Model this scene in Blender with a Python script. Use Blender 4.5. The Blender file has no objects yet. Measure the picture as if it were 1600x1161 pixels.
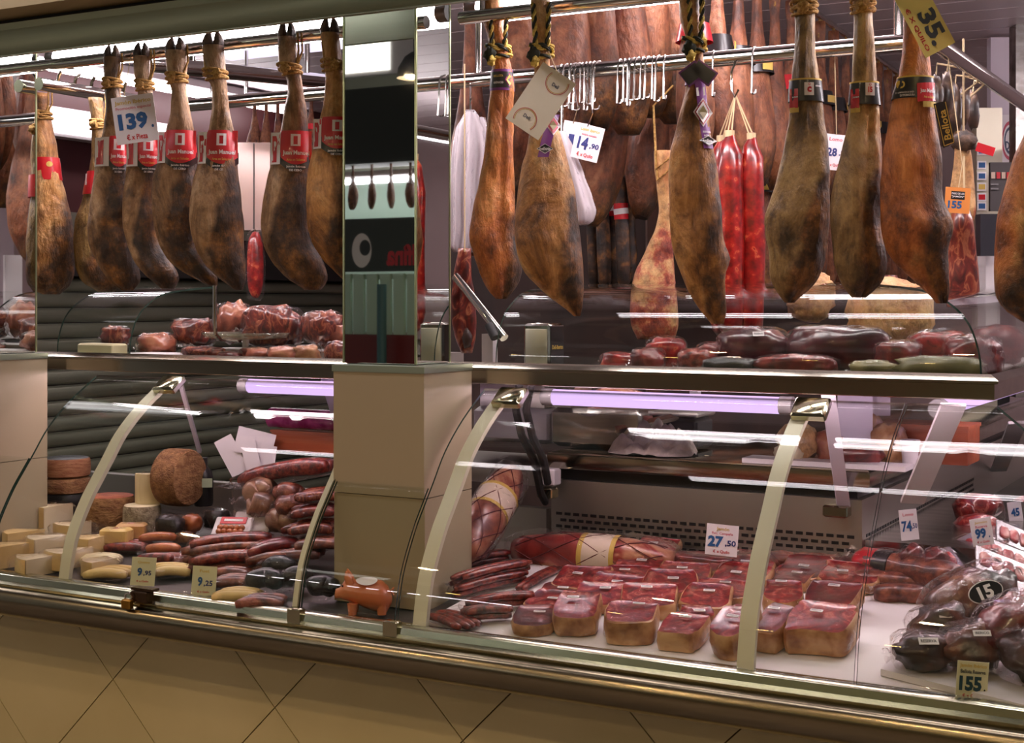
import bpy, math, random
from mathutils import Vector, noise as mnoise

# ------------------------------------------------------------------ camera, world, exposure
SC = bpy.context.scene
COL = SC.collection
FPX = 2230.0                      # focal length in pixels of the 1600 px wide frame
YAW = math.radians(29.2)
EYE = 1.5
HOR = 470.0                       # pixel row of the horizon
FW = (-math.sin(YAW), math.cos(YAW))
RT = (math.cos(YAW), math.sin(YAW))

cam_data = bpy.data.cameras.new('camera')
cam = bpy.data.objects.new('camera', cam_data)
COL.objects.link(cam)
cam.location = (0, 0, EYE)
cam.rotation_euler = (math.radians(90), 0, YAW)
cam_data.sensor_width = 36.0
cam_data.lens = FPX / 1600 * 36
cam_data.shift_y = -(580.5 - HOR) / 1600
cam_data.clip_start = 0.05
SC.camera = cam

world = bpy.data.worlds.new('market_hall_air')
world.use_nodes = True
world.node_tree.nodes['Background'].inputs[0].default_value = (0.80, 0.74, 0.70, 1)
world.node_tree.nodes['Background'].inputs[1].default_value = 0.20
SC.world = world
SC.view_settings.view_transform = 'Standard'
SC.view_settings.look = 'None'
SC.view_settings.gamma = 1
SC.view_settings.use_curve_mapping = False
SC.view_settings.exposure = 0.2
SC.cycles.transparent_max_bounces = 20
SC.cycles.adaptive_threshold = 0.03
SC.cycles.max_bounces = 7
SC.cycles.diffuse_bounces = 3
SC.cycles.glossy_bounces = 4
SC.cycles.caustics_reflective = False
SC.cycles.caustics_refractive = False
SC.cycles.sample_clamp_indirect = 4.0

E_TUBE = 26.0       # white fluorescent tubes
E_CASE = 1.3       # lilac tubes inside the counter
E_WARM = 60.0       # halogen lamps over the aisle

# ------------------------------------------------------------------ pixel helpers
def ray(px):
    s = (px - 800) / FPX
    return FW[0] + s * RT[0], FW[1] + s * RT[1]
def atY(px, py, Y):
    dx, dy = ray(px); d = Y / dy
    return Vector((d * dx, Y, EYE - (py - HOR) * d / FPX))
def atX(px, py, X):
    dx, dy = ray(px); d = X / dx
    return Vector((X, d * dy, EYE - (py - HOR) * d / FPX))
def atD(px, py, d):
    dx, dy = ray(px)
    return Vector((d * dx, d * dy, EYE - (py - HOR) * d / FPX))
def atZ(px, py, z):
    dx, dy = ray(px); d = (EYE - z) * FPX / (py - HOR)
    return Vector((d * dx, d * dy, z))
def depth(p):
    return p[0] * FW[0] + p[1] * FW[1]
DZ0, DZS, DY0 = 0.785, 0.10, 2.6
def zdeck(Y):
    return DZ0 + DZS * (Y - DY0)
def atDeck(px, py, up=0.0):
    dx, dy = ray(px)
    d = (EYE - DZ0 - up + DZS * DY0) / ((py - HOR) / FPX + DZS * dy)
    return Vector((d * dx, d * dy, EYE - (py - HOR) * d / FPX))

# ------------------------------------------------------------------ materials
def lin(c):
    def f(v):
        v /= 255.0
        return v / 12.92 if v <= 0.04045 else ((v + 0.055) / 1.055) ** 2.4
    return (f(c[0]), f(c[1]), f(c[2]), 1)
MATS = {}
def nodes_of(name):
    m = bpy.data.materials.new(name); m.use_nodes = True
    nt = m.node_tree
    return m, nt, nt.nodes, nt.links
def coords(nt, stretch=(1, 1, 1), shuffle=True):
    N, L = nt.nodes, nt.links
    tc = N.new('ShaderNodeTexCoord')
    mp = N.new('ShaderNodeMapping'); mp.inputs['Scale'].default_value = stretch
    L.new(tc.outputs['Object'], mp.inputs['Vector'])
    if shuffle:
        oi = N.new('ShaderNodeObjectInfo')
        ml = N.new('ShaderNodeMath'); ml.operation = 'MULTIPLY'; ml.inputs[1].default_value = 37.0
        L.new(oi.outputs['Random'], ml.inputs[0])
        L.new(ml.outputs[0], mp.inputs['Location'])
    return mp.outputs['Vector']
def ramp(nt, fac, stops):
    r = nt.nodes.new('ShaderNodeValToRGB')
    els = r.color_ramp.elements
    while len(els) < len(stops): els.new(0.5)
    for e, (p, c) in zip(els, stops):
        e.position = p; e.color = lin(c)
    nt.links.new(fac, r.inputs[0])
    return r.outputs[0]
def M(name, cols, scale=8, rough=.5, metal=0, bump=0, bscale=None, detail=5, coat=0, distort=0, stretch=(1, 1, 1), spec=.5, emit=None, aniso=0):
    if name in MATS: return MATS[name]
    m, nt, N, L = nodes_of(name)
    b = N['Principled BSDF']
    b.inputs['Roughness'].default_value = rough
    b.inputs['Metallic'].default_value = metal
    b.inputs['Specular IOR Level'].default_value = spec
    b.inputs['Coat Weight'].default_value = coat
    b.inputs['Coat Roughness'].default_value = .12
    if isinstance(cols, tuple):
        b.inputs['Base Color'].default_value = lin(cols)
    else:
        v = coords(nt, stretch)
        n = N.new('ShaderNodeTexNoise'); n.inputs['Scale'].default_value = scale
        n.inputs['Detail'].default_value = detail; n.inputs['Distortion'].default_value = distort
        L.new(v, n.inputs['Vector'])
        L.new(ramp(nt, n.outputs[0], cols), b.inputs['Base Color'])
    if bump:
        v = coords(nt, stretch)
        n = N.new('ShaderNodeTexNoise'); n.inputs['Scale'].default_value = bscale or scale * 3
        n.inputs['Detail'].default_value = 4
        L.new(v, n.inputs['Vector'])
        bp = N.new('ShaderNodeBump'); bp.inputs['Strength'].default_value = bump; bp.inputs['Distance'].default_value = .01
        L.new(n.outputs[0], bp.inputs['Height']); L.new(bp.outputs[0], b.inputs['Normal'])
    if emit:
        b.inputs['Emission Color'].default_value = lin(emit[0]) ; b.inputs['Emission Strength'].default_value = emit[1]
    MATS[name] = m
    return m
def glassy(name, tint, ior=1.5, rough=0.0, extra=0.0, bump=0, bscale=30, body=0.0, bodycol=(255, 255, 255)):
    """thin sheet: transparent body with a mirror-like skin by Fresnel"""
    if name in MATS: return MATS[name]
    m, nt, N, L = nodes_of(name)
    N.remove(N['Principled BSDF'])
    tr = N.new('ShaderNodeBsdfTransparent'); tr.inputs[0].default_value = lin(tint)
    gl = N.new('ShaderNodeBsdfGlossy'); gl.inputs['Roughness'].default_value = rough
    gl.inputs[0].default_value = (1, 1, 1, 1)
    ge = N.new('ShaderNodeNewGeometry')
    dt = N.new('ShaderNodeVectorMath'); dt.operation = 'DOT_PRODUCT'
    L.new(ge.outputs['Incoming'], dt.inputs[0]); L.new(ge.outputs['Normal'], dt.inputs[1])
    ab = N.new('ShaderNodeMath'); ab.operation = 'ABSOLUTE'; L.new(dt.outputs['Value'], ab.inputs[0])
    om = N.new('ShaderNodeMath'); om.operation = 'SUBTRACT'; om.inputs[0].default_value = 1; L.new(ab.outputs[0], om.inputs[1]); om.use_clamp = True
    pw = N.new('ShaderNodeMath'); pw.operation = 'POWER'; pw.inputs[1].default_value = 5; L.new(om.outputs[0], pw.inputs[0])
    f0 = ((ior - 1) / (ior + 1)) ** 2 + extra
    ad = N.new('ShaderNodeMath'); ad.operation = 'MULTIPLY_ADD'; ad.use_clamp = True; ad.inputs[1].default_value = 1 - f0; ad.inputs[2].default_value = f0
    L.new(pw.outputs[0], ad.inputs[0])
    mx = N.new('ShaderNodeMixShader')
    L.new(ad.outputs[0], mx.inputs[0]); L.new(gl.outputs[0], mx.inputs[2])
    src = tr.outputs[0]
    if body:
        df = N.new('ShaderNodeBsdfDiffuse'); df.inputs[0].default_value = lin(bodycol)
        m2 = N.new('ShaderNodeMixShader'); m2.inputs[0].default_value = body
        L.new(tr.outputs[0], m2.inputs[1]); L.new(df.outputs[0], m2.inputs[2]); src = m2.outputs[0]
    L.new(src, mx.inputs[1])
    if bump:
        v = coords(nt)
        n = N.new('ShaderNodeTexNoise'); n.inputs['Scale'].default_value = bscale; n.inputs['Detail'].default_value = 3
        n.inputs['Distortion'].default_value = 1.5
        L.new(v, n.inputs['Vector'])
        bp = N.new('ShaderNodeBump'); bp.inputs['Strength'].default_value = bump; bp.inputs['Distance'].default_value = .02
        L.new(n.outputs[0], bp.inputs['Height'])
        L.new(bp.outputs[0], gl.inputs['Normal']); L.new(bp.outputs[0], dt.inputs[1])
    L.new(mx.outputs[0], N['Material Output'].inputs[0])
    MATS[name] = m
    return m
def glow(name, col, strength):
    if name in MATS: return MATS[name]
    m, nt, N, L = nodes_of(name)
    N.remove(N['Principled BSDF'])
    e = N.new('ShaderNodeEmission'); e.inputs[0].default_value = lin(col); e.inputs[1].default_value = strength
    L.new(e.outputs[0], N['Material Output'].inputs[0])
    MATS[name] = m
    return m
def ham_material(name, skin, flesh, rough=.5):
    if name in MATS: return MATS[name]
    m, nt, N, L = nodes_of(name)
    b = N['Principled BSDF']; b.inputs['Roughness'].default_value = rough
    b.inputs['Coat Weight'].default_value = .12; b.inputs['Coat Roughness'].default_value = .35
    v = coords(nt); vs = coords(nt, (1, 1, .45))
    n1 = N.new('ShaderNodeTexNoise'); n1.inputs['Scale'].default_value = 11; n1.inputs['Detail'].default_value = 8; n1.inputs['Distortion'].default_value = .6
    n1.inputs['Roughness'].default_value = .68
    L.new(vs, n1.inputs['Vector'])
    n2 = N.new('ShaderNodeTexNoise'); n2.inputs['Scale'].default_value = 14; n2.inputs['Detail'].default_value = 8; n2.inputs['Roughness'].default_value = .72
    L.new(v, n2.inputs['Vector'])
    a = ramp(nt, n1.outputs[0], skin); f = ramp(nt, n2.outputs[0], flesh)
    at = N.new('ShaderNodeAttribute'); at.attribute_name = 'zone'
    n3 = N.new('ShaderNodeTexNoise'); n3.inputs['Scale'].default_value = 16; n3.inputs['Detail'].default_value = 6
    L.new(v, n3.inputs['Vector'])
    ms = N.new('ShaderNodeMath'); ms.operation = 'MULTIPLY_ADD'; ms.inputs[1].default_value = 1.3; ms.inputs[2].default_value = -.65
    L.new(n3.outputs[0], ms.inputs[0])
    ad = N.new('ShaderNodeMath'); ad.operation = 'ADD'
    L.new(at.outputs['Fac'], ad.inputs[0]); L.new(ms.outputs[0], ad.inputs[1])
    mr = N.new('ShaderNodeMapRange'); mr.inputs[1].default_value = .3; mr.inputs[2].default_value = .7
    L.new(ad.outputs[0], mr.inputs[0])
    mx = N.new('ShaderNodeMix'); mx.data_type = 'RGBA'
    L.new(mr.outputs[0], mx.inputs['Factor']); L.new(a, mx.inputs['A']); L.new(f, mx.inputs['B'])
    n5 = N.new('ShaderNodeTexNoise'); n5.inputs['Scale'].default_value = 30; n5.inputs['Detail'].default_value = 7; n5.inputs['Roughness'].default_value = .7
    L.new(v, n5.inputs['Vector'])
    rp = ramp(nt, n5.outputs[0], [(.36, (110, 96, 84)), (.47, (214, 208, 200)), (.56, (255, 255, 255)), (.68, (255, 250, 236))])
    m5 = N.new('ShaderNodeMix'); m5.data_type = 'RGBA'; m5.blend_type = 'MULTIPLY'; m5.inputs['Factor'].default_value = .6
    L.new(mx.outputs['Result'], m5.inputs['A']); L.new(rp, m5.inputs['B'])
    L.new(m5.outputs['Result'], b.inputs['Base Color'])
    n4 = N.new('ShaderNodeTexNoise'); n4.inputs['Scale'].default_value = 55; n4.inputs['Detail'].default_value = 5
    L.new(vs, n4.inputs['Vector'])
    ad2 = N.new('ShaderNodeMath'); ad2.operation = 'MULTIPLY_ADD'; ad2.inputs[1].default_value = .5
    L.new(n1.outputs[0], ad2.inputs[2]); L.new(n4.outputs[0], ad2.inputs[0])
    bp = N.new('ShaderNodeBump'); bp.inputs['Strength'].default_value = .9; bp.inputs['Distance'].default_value = .018
    L.new(ad2.outputs[0], bp.inputs['Height']); L.new(bp.outputs[0], b.inputs['Normal'])
    MATS[name] = m
    return m

STEEL = M('brushed_steel', [(.3, (150, 145, 140)), (.7, (205, 200, 195))], scale=30, stretch=(.05, 1, 1), rough=.22, metal=1)
STEELB = M('polished_steel', (214, 210, 205), rough=.09, metal=1)
DULL = M('satin_steel', (176, 170, 164), rough=.38, metal=1)
MIRROR = M('mirror', (226, 232, 228), rough=.015, metal=1)
FASCIA = M('shelf_steel', [(.3, (164, 156, 142)), (.7, (192, 184, 168))], scale=20, stretch=(.05, 1, 1), rough=.16, metal=1)
BUMPER = M('bumper_steel', [(.3, (128, 118, 98)), (.7, (150, 140, 118))], scale=24, stretch=(.04, 1, 1), rough=.24, metal=1)
WHITE = M('white_enamel', (226, 216, 218), rough=.35)
CREAM = M('cream_panel', (166, 150, 122), rough=.5)
BLACK = M('black_plastic', (22, 20, 22), rough=.4)
DARK = M('dark_rubber', (34, 32, 32), rough=.6)
GREY = M('grey_plastic', (120, 116, 116), rough=.45)
PAPER = M('white_paper', (236, 226, 230), rough=.7)
RED = M('red_print', (200, 22, 36), rough=.35, coat=.4)
WHITEP = M('white_print', (240, 232, 232), rough=.4)
BLUEP = M('blue_print', (34, 84, 140), rough=.5)
NAVYP = M('navy_print', (36, 44, 110), rough=.5)
REDP = M('red_ink', (206, 70, 92), rough=.5)
GOLDP = M('gold_ink', (214, 178, 84), rough=.5)
BLACKP = M('black_print', (24, 20, 22), rough=.35, coat=.3)
PURPLE = M('purple_print', (112, 38, 120), rough=.4, coat=.3)
PINKP = M('magenta_print', (176, 40, 130), rough=.4)
YELLOWP = M('yellow_print', (240, 205, 70), rough=.45)
GLASS = glassy('case_glass', (250, 252, 250), 1.34)
GLASSE = M('glass_edge', (40, 62, 52), rough=.15)
FILM = glassy('clear_film', (252, 250, 250), 1.16, rough=.06, bump=.5, bscale=28, body=.015, bodycol=(240, 225, 228))
FILMT = glassy('clear_film_taut', (253, 251, 251), 1.12, rough=.06, bump=.25, bscale=45, body=.01, bodycol=(240, 225, 228))
BAGM = glassy('milky_plastic', (250, 244, 246), 1.3, rough=.25, bump=.6, bscale=22, body=.85, bodycol=(214, 202, 208))
ROPE = M('straw_rope', [(.35, (150, 106, 52)), (.65, (206, 164, 96))], scale=160, rough=.9, bump=.5)
ROPEY = M('yellow_rope', [(.35, (186, 150, 60)), (.65, (226, 196, 104))], scale=160, rough=.9, bump=.4)
ROPED = M('dark_rope', (44, 44, 34), rough=.9)
TWINE = M('pale_twine', (216, 190, 150), rough=.9)
WOOD = M('red_brown_wood', [(.3, (120, 48, 26)), (.7, (166, 82, 46))], scale=14, stretch=(.12, 1, 1.4), rough=.4, bump=.1)
WOODD = M('dark_wood', [(.3, (52, 28, 18)), (.7, (84, 48, 30))], scale=10, stretch=(1, 1, .15), rough=.5)
TILE = M('beige_tile', [(.3, (206, 190, 144)), (.7, (218, 202, 158))], scale=3, rough=.32)
GROUT = M('tile_grout', (104, 84, 58), rough=.9)
CASEWHITE = M('white_board', [(.3, (232, 222, 222)), (.7, (240, 232, 232))], scale=6, rough=.4)
HEADER = M('header_green_metal', [(.3, (150, 160, 136)), (.7, (166, 174, 150))], scale=12, stretch=(.04, 1, 3), rough=.42, metal=.35)
HEADERD = M('header_gap_dark', (52, 46, 40), rough=.7)
TANSTRIP = M('tan_soffit', (206, 184, 144), rough=.6)
SLATM = M('shutter_slat', [(.3, (128, 130, 112)), (.7, (148, 150, 130))], scale=8, stretch=(1, .05, 1), rough=.34, metal=.4)
SLATJ = M('shutter_joint', (48, 46, 40), rough=.7)
MAROON = M('maroon_wall', (58, 16, 18), rough=.5)
CEILM = M('ceiling_plank', (212, 196, 200), rough=.4)
TUBE = glow('tube_light', (255, 244, 248), E_TUBE)
CASETUBE = glow('lilac_tube_light', (214, 178, 236), E_CASE)
HALO = glow('halogen_light', (255, 214, 120), E_WARM)
STRIPT = glow('added_case_light', (255, 226, 238), 34.0)  # glow of the extra concealed strips that light the case
HALO2 = glow('aisle_halogen_light', (255, 218, 170), 360.0)
LIGHTBOX = glow('light_box', (255, 246, 250), 2.5)

SKIN_L = [(.34, (84, 58, 34)), (.44, (136, 98, 60)), (.52, (172, 132, 92)), (.62, (198, 164, 128))]
FLESH_L = [(.36, (34, 20, 12)), (.48, (68, 42, 24)), (.58, (116, 74, 32)), (.68, (164, 108, 46))]
SKIN_R = [(.34, (98, 60, 28)), (.44, (164, 108, 52)), (.53, (204, 146, 82)), (.64, (220, 178, 122))]
FLESH_R = [(.36, (38, 22, 12)), (.48, (80, 50, 24)), (.58, (132, 84, 38)), (.68, (176, 120, 58))]
SKIN_O = [(.34, (110, 58, 22)), (.45, (176, 98, 42)), (.55, (210, 132, 66)), (.66, (220, 164, 100))]
SKIN_G = [(.34, (80, 60, 34)), (.44, (134, 102, 60)), (.53, (172, 136, 82)), (.64, (194, 164, 112))]
HAM_L = ham_material('cured_ham_skin', SKIN_L, FLESH_L)
HAM_R = ham_material('golden_ham_skin', SKIN_R, FLESH_R)
HAM_O = ham_material('orange_ham_skin', SKIN_O, FLESH_R)
HAM_G = ham_material('olive_ham_skin', SKIN_G, FLESH_R)
HAM_B = ham_material('far_ham_skin', [(.34, (72, 34, 18)), (.45, (120, 64, 36)), (.56, (150, 90, 56)), (.68, (172, 116, 80))], FLESH_R)
HAM_CUT = ham_material('cut_ham_fat', [(.3, (176, 110, 64)), (.5, (210, 160, 104)), (.7, (222, 184, 130))], [(.38, (126, 40, 26)), (.48, (176, 84, 54)), (.56, (212, 158, 104)), (.66, (220, 178, 122)), (.72, (150, 52, 36))])
HOOF = M('hoof_horn', [(.35, (44, 32, 26)), (.65, (98, 72, 54))], scale=40, rough=.6, bump=.4)
MEAT = M('cured_red_meat', [(.34, (80, 12, 14)), (.46, (122, 24, 26)), (.56, (146, 38, 38)), (.63, (186, 104, 88)), (.68, (130, 28, 30))], scale=26, distort=1.6, rough=.3, coat=.5)
MEATD = M('dark_cured_meat', [(.32, (58, 14, 14)), (.5, (100, 24, 24)), (.66, (138, 46, 40)), (.76, (176, 96, 78))], scale=20, distort=1.2, rough=.34, coat=.4)
RIND = M('tan_ham_rind', [(.34, (134, 82, 50)), (.48, (180, 128, 86)), (.6, (206, 160, 118))], scale=24, rough=.45, coat=.3)
BACON = M('streaky_bacon', [(.36, (64, 16, 12)), (.47, (108, 32, 24)), (.53, (164, 96, 66)), (.58, (118, 40, 28)), (.70, (74, 18, 14))], scale=30, stretch=(1, 1, .4), distort=1.4, rough=.35, coat=.4)
SAUS = M('thin_red_sausage', [(.36, (66, 14, 12)), (.48, (112, 28, 24)), (.60, (150, 62, 46)), (.68, (100, 22, 20))], scale=60, rough=.35, coat=.4, bump=.2)
CHORIZO = M('red_chorizo', [(.34, (96, 8, 8)), (.5, (140, 14, 14)), (.60, (164, 30, 24)), (.66, (206, 96, 62)), (.70, (140, 16, 16))], scale=38, rough=.3, coat=.6)
SALAMI = M('brown_salami', [(.36, (70, 26, 16)), (.5, (112, 50, 34)), (.64, (152, 84, 60))], scale=44, rough=.4, coat=.4, bump=.2)
SAUSO = M('orange_sausage', [(.34, (150, 70, 32)), (.6, (196, 112, 64))], scale=30, rough=.3, coat=.6)
BLACKS = M('black_sausage', [(.4, (12, 10, 11)), (.7, (34, 26, 26))], scale=30, rough=.4, coat=.2, bump=.3)
TANLOAF = M('tan_loaf_sausage', [(.36, (84, 48, 34)), (.5, (136, 92, 70)), (.64, (176, 136, 110))], scale=20, distort=.8, rough=.35, coat=.4)
LOAF = M('pale_meat_roll', [(.36, (104, 44, 32)), (.5, (160, 90, 66)), (.64, (196, 136, 104))], scale=14, distort=.8, rough=.35, coat=.4)
CHEESE = M('pale_cheese', [(.35, (226, 204, 160)), (.65, (238, 222, 184))], scale=10, rough=.5)
CHEESEY = M('yellow_cheese', [(.35, (222, 184, 112)), (.65, (236, 206, 144))], scale=10, rough=.45)
CRUST = M('cheese_crust', [(.35, (128, 84, 50)), (.65, (176, 130, 84))], scale=36, rough=.7, bump=.6, stretch=(1, 1, 2))
CRUSTR = M('paprika_crust', [(.35, (148, 66, 40)), (.65, (188, 104, 66))], scale=26, rough=.6, bump=.3)
CRUSTG = M('grey_cheese_crust', [(.35, (130, 112, 90)), (.65, (180, 164, 138))], scale=60, rough=.8, bump=.6)
CLOTH = M('grey_cloth', [(.35, (164, 146, 138)), (.65, (206, 190, 180))], scale=20, rough=.9, bump=.4)
TERRA = M('terracotta_pink', [(.35, (206, 112, 70)), (.65, (222, 136, 92))], scale=8, rough=.4, coat=.3)
ZINC = M('chrome_bracket', (196, 190, 160), rough=.14, metal=1)
BRASS = M('brass', (190, 140, 60), rough=.3, metal=1)

# ------------------------------------------------------------------ mesh building
class MB:
    def __init__(s): s.v = []; s.f = []; s.zone = None
    def add(s, vs, fs):
        o = len(s.v); s.v += [Vector(p) for p in vs]; s.f += [tuple(i + o for i in f) for f in fs]; return s
    def box(s, lo, hi):
        x0, y0, z0 = lo; x1, y1, z1 = hi
        return s.add([(x0, y0, z0), (x1, y0, z0), (x1, y1, z0), (x0, y1, z0), (x0, y0, z1), (x1, y0, z1), (x1, y1, z1), (x0, y1, z1)],
                     [(0, 3, 2, 1), (4, 5, 6, 7), (0, 1, 5, 4), (1, 2, 6, 5), (2, 3, 7, 6), (3, 0, 4, 7)])
    def obox(s, c, ax, ay, az, hx, hy, hz, bev=0.0):
        """oriented box about c with half sizes; bev cuts the vertical edges and the top"""
        c = Vector(c); ax = Vector(ax); ay = Vector(ay); az = Vector(az)
        if bev <= 0:
            P = [c + ax * (i * hx) + ay * (j * hy) + az * (k * hz) for k in (-1, 1) for j in (-1, 1) for i in (-1, 1)]
            return s.add(P, [(0, 2, 3, 1), (4, 5, 7, 6), (0, 1, 5, 4), (1, 3, 7, 5), (3, 2, 6, 7), (2, 0, 4, 6)])
        rings = []
        for z, ins in ((-hz, bev), (-hz + bev, 0), (hz - bev, 0), (hz, bev)):
            x, y = hx - ins, hy - ins; b = bev * .7
            rings.append([c + ax * a + ay * q + az * z for a, q in ((-x + b, -y), (x - b, -y), (x, -y + b), (x, y - b), (x - b, y), (-x + b, y), (-x, y - b), (-x, -y + b))])
        return s.loft(rings, True, True)
    def loft(s, rings, cap0=True, cap1=True, closed=True):
        n = len(rings[0]); vs = [p for r in rings for p in r]; fs = []
        for i in range(len(rings) - 1):
            for j in range(n if closed else n - 1):
                a = i * n + j; b = i * n + (j + 1) % n
                fs.append((a, b, b + n, a + n))
        if cap0: fs.append(tuple(range(n - 1, -1, -1)))
        if cap1: fs.append(tuple(range((len(rings) - 1) * n, len(rings) * n)))
        return s.add(vs, fs)
    def tube(s, pts, r, seg=8, cap=True):
        pts = [Vector(p) for p in pts]; n = len(pts)
        rr = r if isinstance(r, (list, tuple)) else [r] * n
        t0 = (pts[1] - pts[0]).normalized()
        up = Vector((0, 0, 1)) if abs(t0.z) < .9 else Vector((1, 0, 0))
        u = t0.cross(up).normalized(); rings = []
        for i in range(n):
            t = (pts[min(i + 1, n - 1)] - pts[max(i - 1, 0)]).normalized()
            u = (u - t * u.dot(t)).normalized(); w = t.cross(u)
            rings.append([pts[i] + (u * math.cos(2 * math.pi * k / seg) + w * math.sin(2 * math.pi * k / seg)) * rr[i] for k in range(seg)])
        return s.loft(rings, cap, cap)
    def prism(s, poly, axis, a0, a1):
        """poly in the plane across axis ('x': (y,z)), from a0 to a1"""
        def P(q, a): return {'x': (a, q[0], q[1]), 'y': (q[0], a, q[1]), 'z': (q[0], q[1], a)}[axis]
        return s.loft([[Vector(P(q, a0)) for q in poly], [Vector(P(q, a1)) for q in poly]])
    def grid(s, fn, nu, nv):
        vs = [fn(i / nu, j / nv) for j in range(nv + 1) for i in range(nu + 1)]
        fs = [(j * (nu + 1) + i, j * (nu + 1) + i + 1, (j + 1) * (nu + 1) + i + 1, (j + 1) * (nu + 1) + i) for j in range(nv) for i in range(nu)]
        return s.add(vs, fs)
    def ball(s, c, rx, ry, rz, nu=14, nv=9, ax=None, jit=0, seed=0, power=1.0):
        c = Vector(c); A = ax or (Vector((1, 0, 0)), Vector((0, 1, 0)), Vector((0, 0, 1)))
        def sp(v): return math.copysign(abs(v) ** power, v)
        rings = []
        for j in range(nv + 1):
            ph = -math.pi / 2 + math.pi * j / nv
            ring = []
            for i in range(nu):
                th = 2 * math.pi * i / nu
                q = Vector((sp(math.cos(ph)) * sp(math.cos(th)), sp(math.cos(ph)) * sp(math.sin(th)), sp(math.sin(ph))))
                k = 1 + (jit * mnoise.noise(q * 2.3 + Vector((seed * 7.1, seed * 3.3, seed))) if jit else 0)
                ring.append(c + (A[0] * q.x * rx + A[1] * q.y * ry + A[2] * q.z * rz) * k)
            rings.append(ring)
        return s.loft(rings)

WORLD = {}
def tag(o, label=None, cat=None, group=None, kind=None):
    if label: o['label'] = label
    if cat: o['category'] = cat
    if group: o['group'] = group
    if kind: o['kind'] = kind
    return o
def thing(name, label, cat, loc, group=None, kind=None):
    o = bpy.data.objects.new(name, None); COL.objects.link(o)
    o.empty_display_size = .05
    o.location = loc; WORLD[o.name] = Vector(loc)
    return tag(o, label, cat, group, kind)
def part(name, mb, mat, parent=None, smooth=False, label=None, base=None, kind=None):
    me = bpy.data.meshes.new(name)
    org = WORLD[parent.name] if parent else Vector(base) if base is not None else None
    if org is None:
        org = Vector((sum(p.x for p in mb.v) / len(mb.v), sum(p.y for p in mb.v) / len(mb.v), min(p.z for p in mb.v)))
    me.from_pydata([tuple(p - org) for p in mb.v], [], mb.f)
    if mb.zone:
        a = me.attributes.new('zone', 'FLOAT', 'POINT')
        a.data.foreach_set('value', mb.zone)
    if smooth:
        me.polygons.foreach_set('use_smooth', [True] * len(me.polygons))
        if smooth != 'all':
            me.set_sharp_from_angle(angle=math.radians(40))
    me.materials.append(mat)
    me.update()
    o = bpy.data.objects.new(name, me); COL.objects.link(o)
    if parent: o.parent = parent
    else: o.location = org
    WORLD[o.name] = org
    if label: o['label'] = label
    if kind: o['kind'] = kind
    return o
def solo(name, mb, mat, label, cat, group=None, smooth=False, kind=None):
    return tag(part(name, mb, mat, None, smooth), label, cat, group, kind)
def struct(name, mb, mat, smooth=False):
    return tag(part(name, mb, mat, None, smooth, base=(0, 0, 0)), kind='structure')
def copy_tree(o, parent=None):
    c = o.copy(); COL.objects.link(c); c.parent = parent
    for ch in list(o.children): copy_tree(ch, c)
    return c
ORD = ['first', 'second', 'third', 'fourth', 'fifth', 'sixth', 'seventh', 'eighth', 'ninth', 'tenth', 'eleventh', 'twelfth', 'thirteenth', 'fourteenth', 'fifteenth', 'sixteenth', 'seventeenth', 'eighteenth', 'nineteenth', 'twentieth']
RNG = random.Random(7)

TXT = {}
def text_mesh(st, bold=0.0):
    if (st, bold) in TXT: return TXT[(st, bold)]
    cu = bpy.data.curves.new('txt', 'FONT'); cu.body = st; cu.size = 1; cu.resolution_u = 2; cu.offset = bold
    cu.align_x = 'CENTER'; cu.align_y = 'CENTER'
    o = bpy.data.objects.new('txt', cu); COL.objects.link(o)
    dg = bpy.context.evaluated_depsgraph_get()
    me = bpy.data.meshes.new_from_object(o.evaluated_get(dg))
    vs = [(p.co.x, p.co.y) for p in me.vertices]; fs = [tuple(p.vertices) for p in me.polygons]
    bpy.data.objects.remove(o); bpy.data.curves.remove(cu); bpy.data.meshes.remove(me)
    xs = [p[0] for p in vs]; ys = [p[1] for p in vs]
    cx = (min(xs) + max(xs)) / 2; cy = (min(ys) + max(ys)) / 2; w = max(xs) - min(xs); h = max(ys) - min(ys)
    vs = [((p[0] - cx) / w, (p[1] - cy) / h) for p in vs]
    TXT[(st, bold)] = (vs, fs)
    return vs, fs
def lettering(st, fn, u, v, w, h, mat, parent, bold=.02, name='lettering'):
    """letters laid on a surface fn(u, v) around (u, v), w wide and h tall"""
    vs, fs = text_mesh(st, bold)
    mb = MB(); mb.add([fn(u + a * w, v + b * h) for a, b in vs], fs)
    return part(name, mb, mat, parent)
RV = Vector((RT[0], RT[1], 0)); FV = Vector((FW[0], FW[1], 0)); ZV = Vector((0, 0, 1))
XV = Vector((1, 0, 0)); YV = Vector((0, 1, 0))

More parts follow.
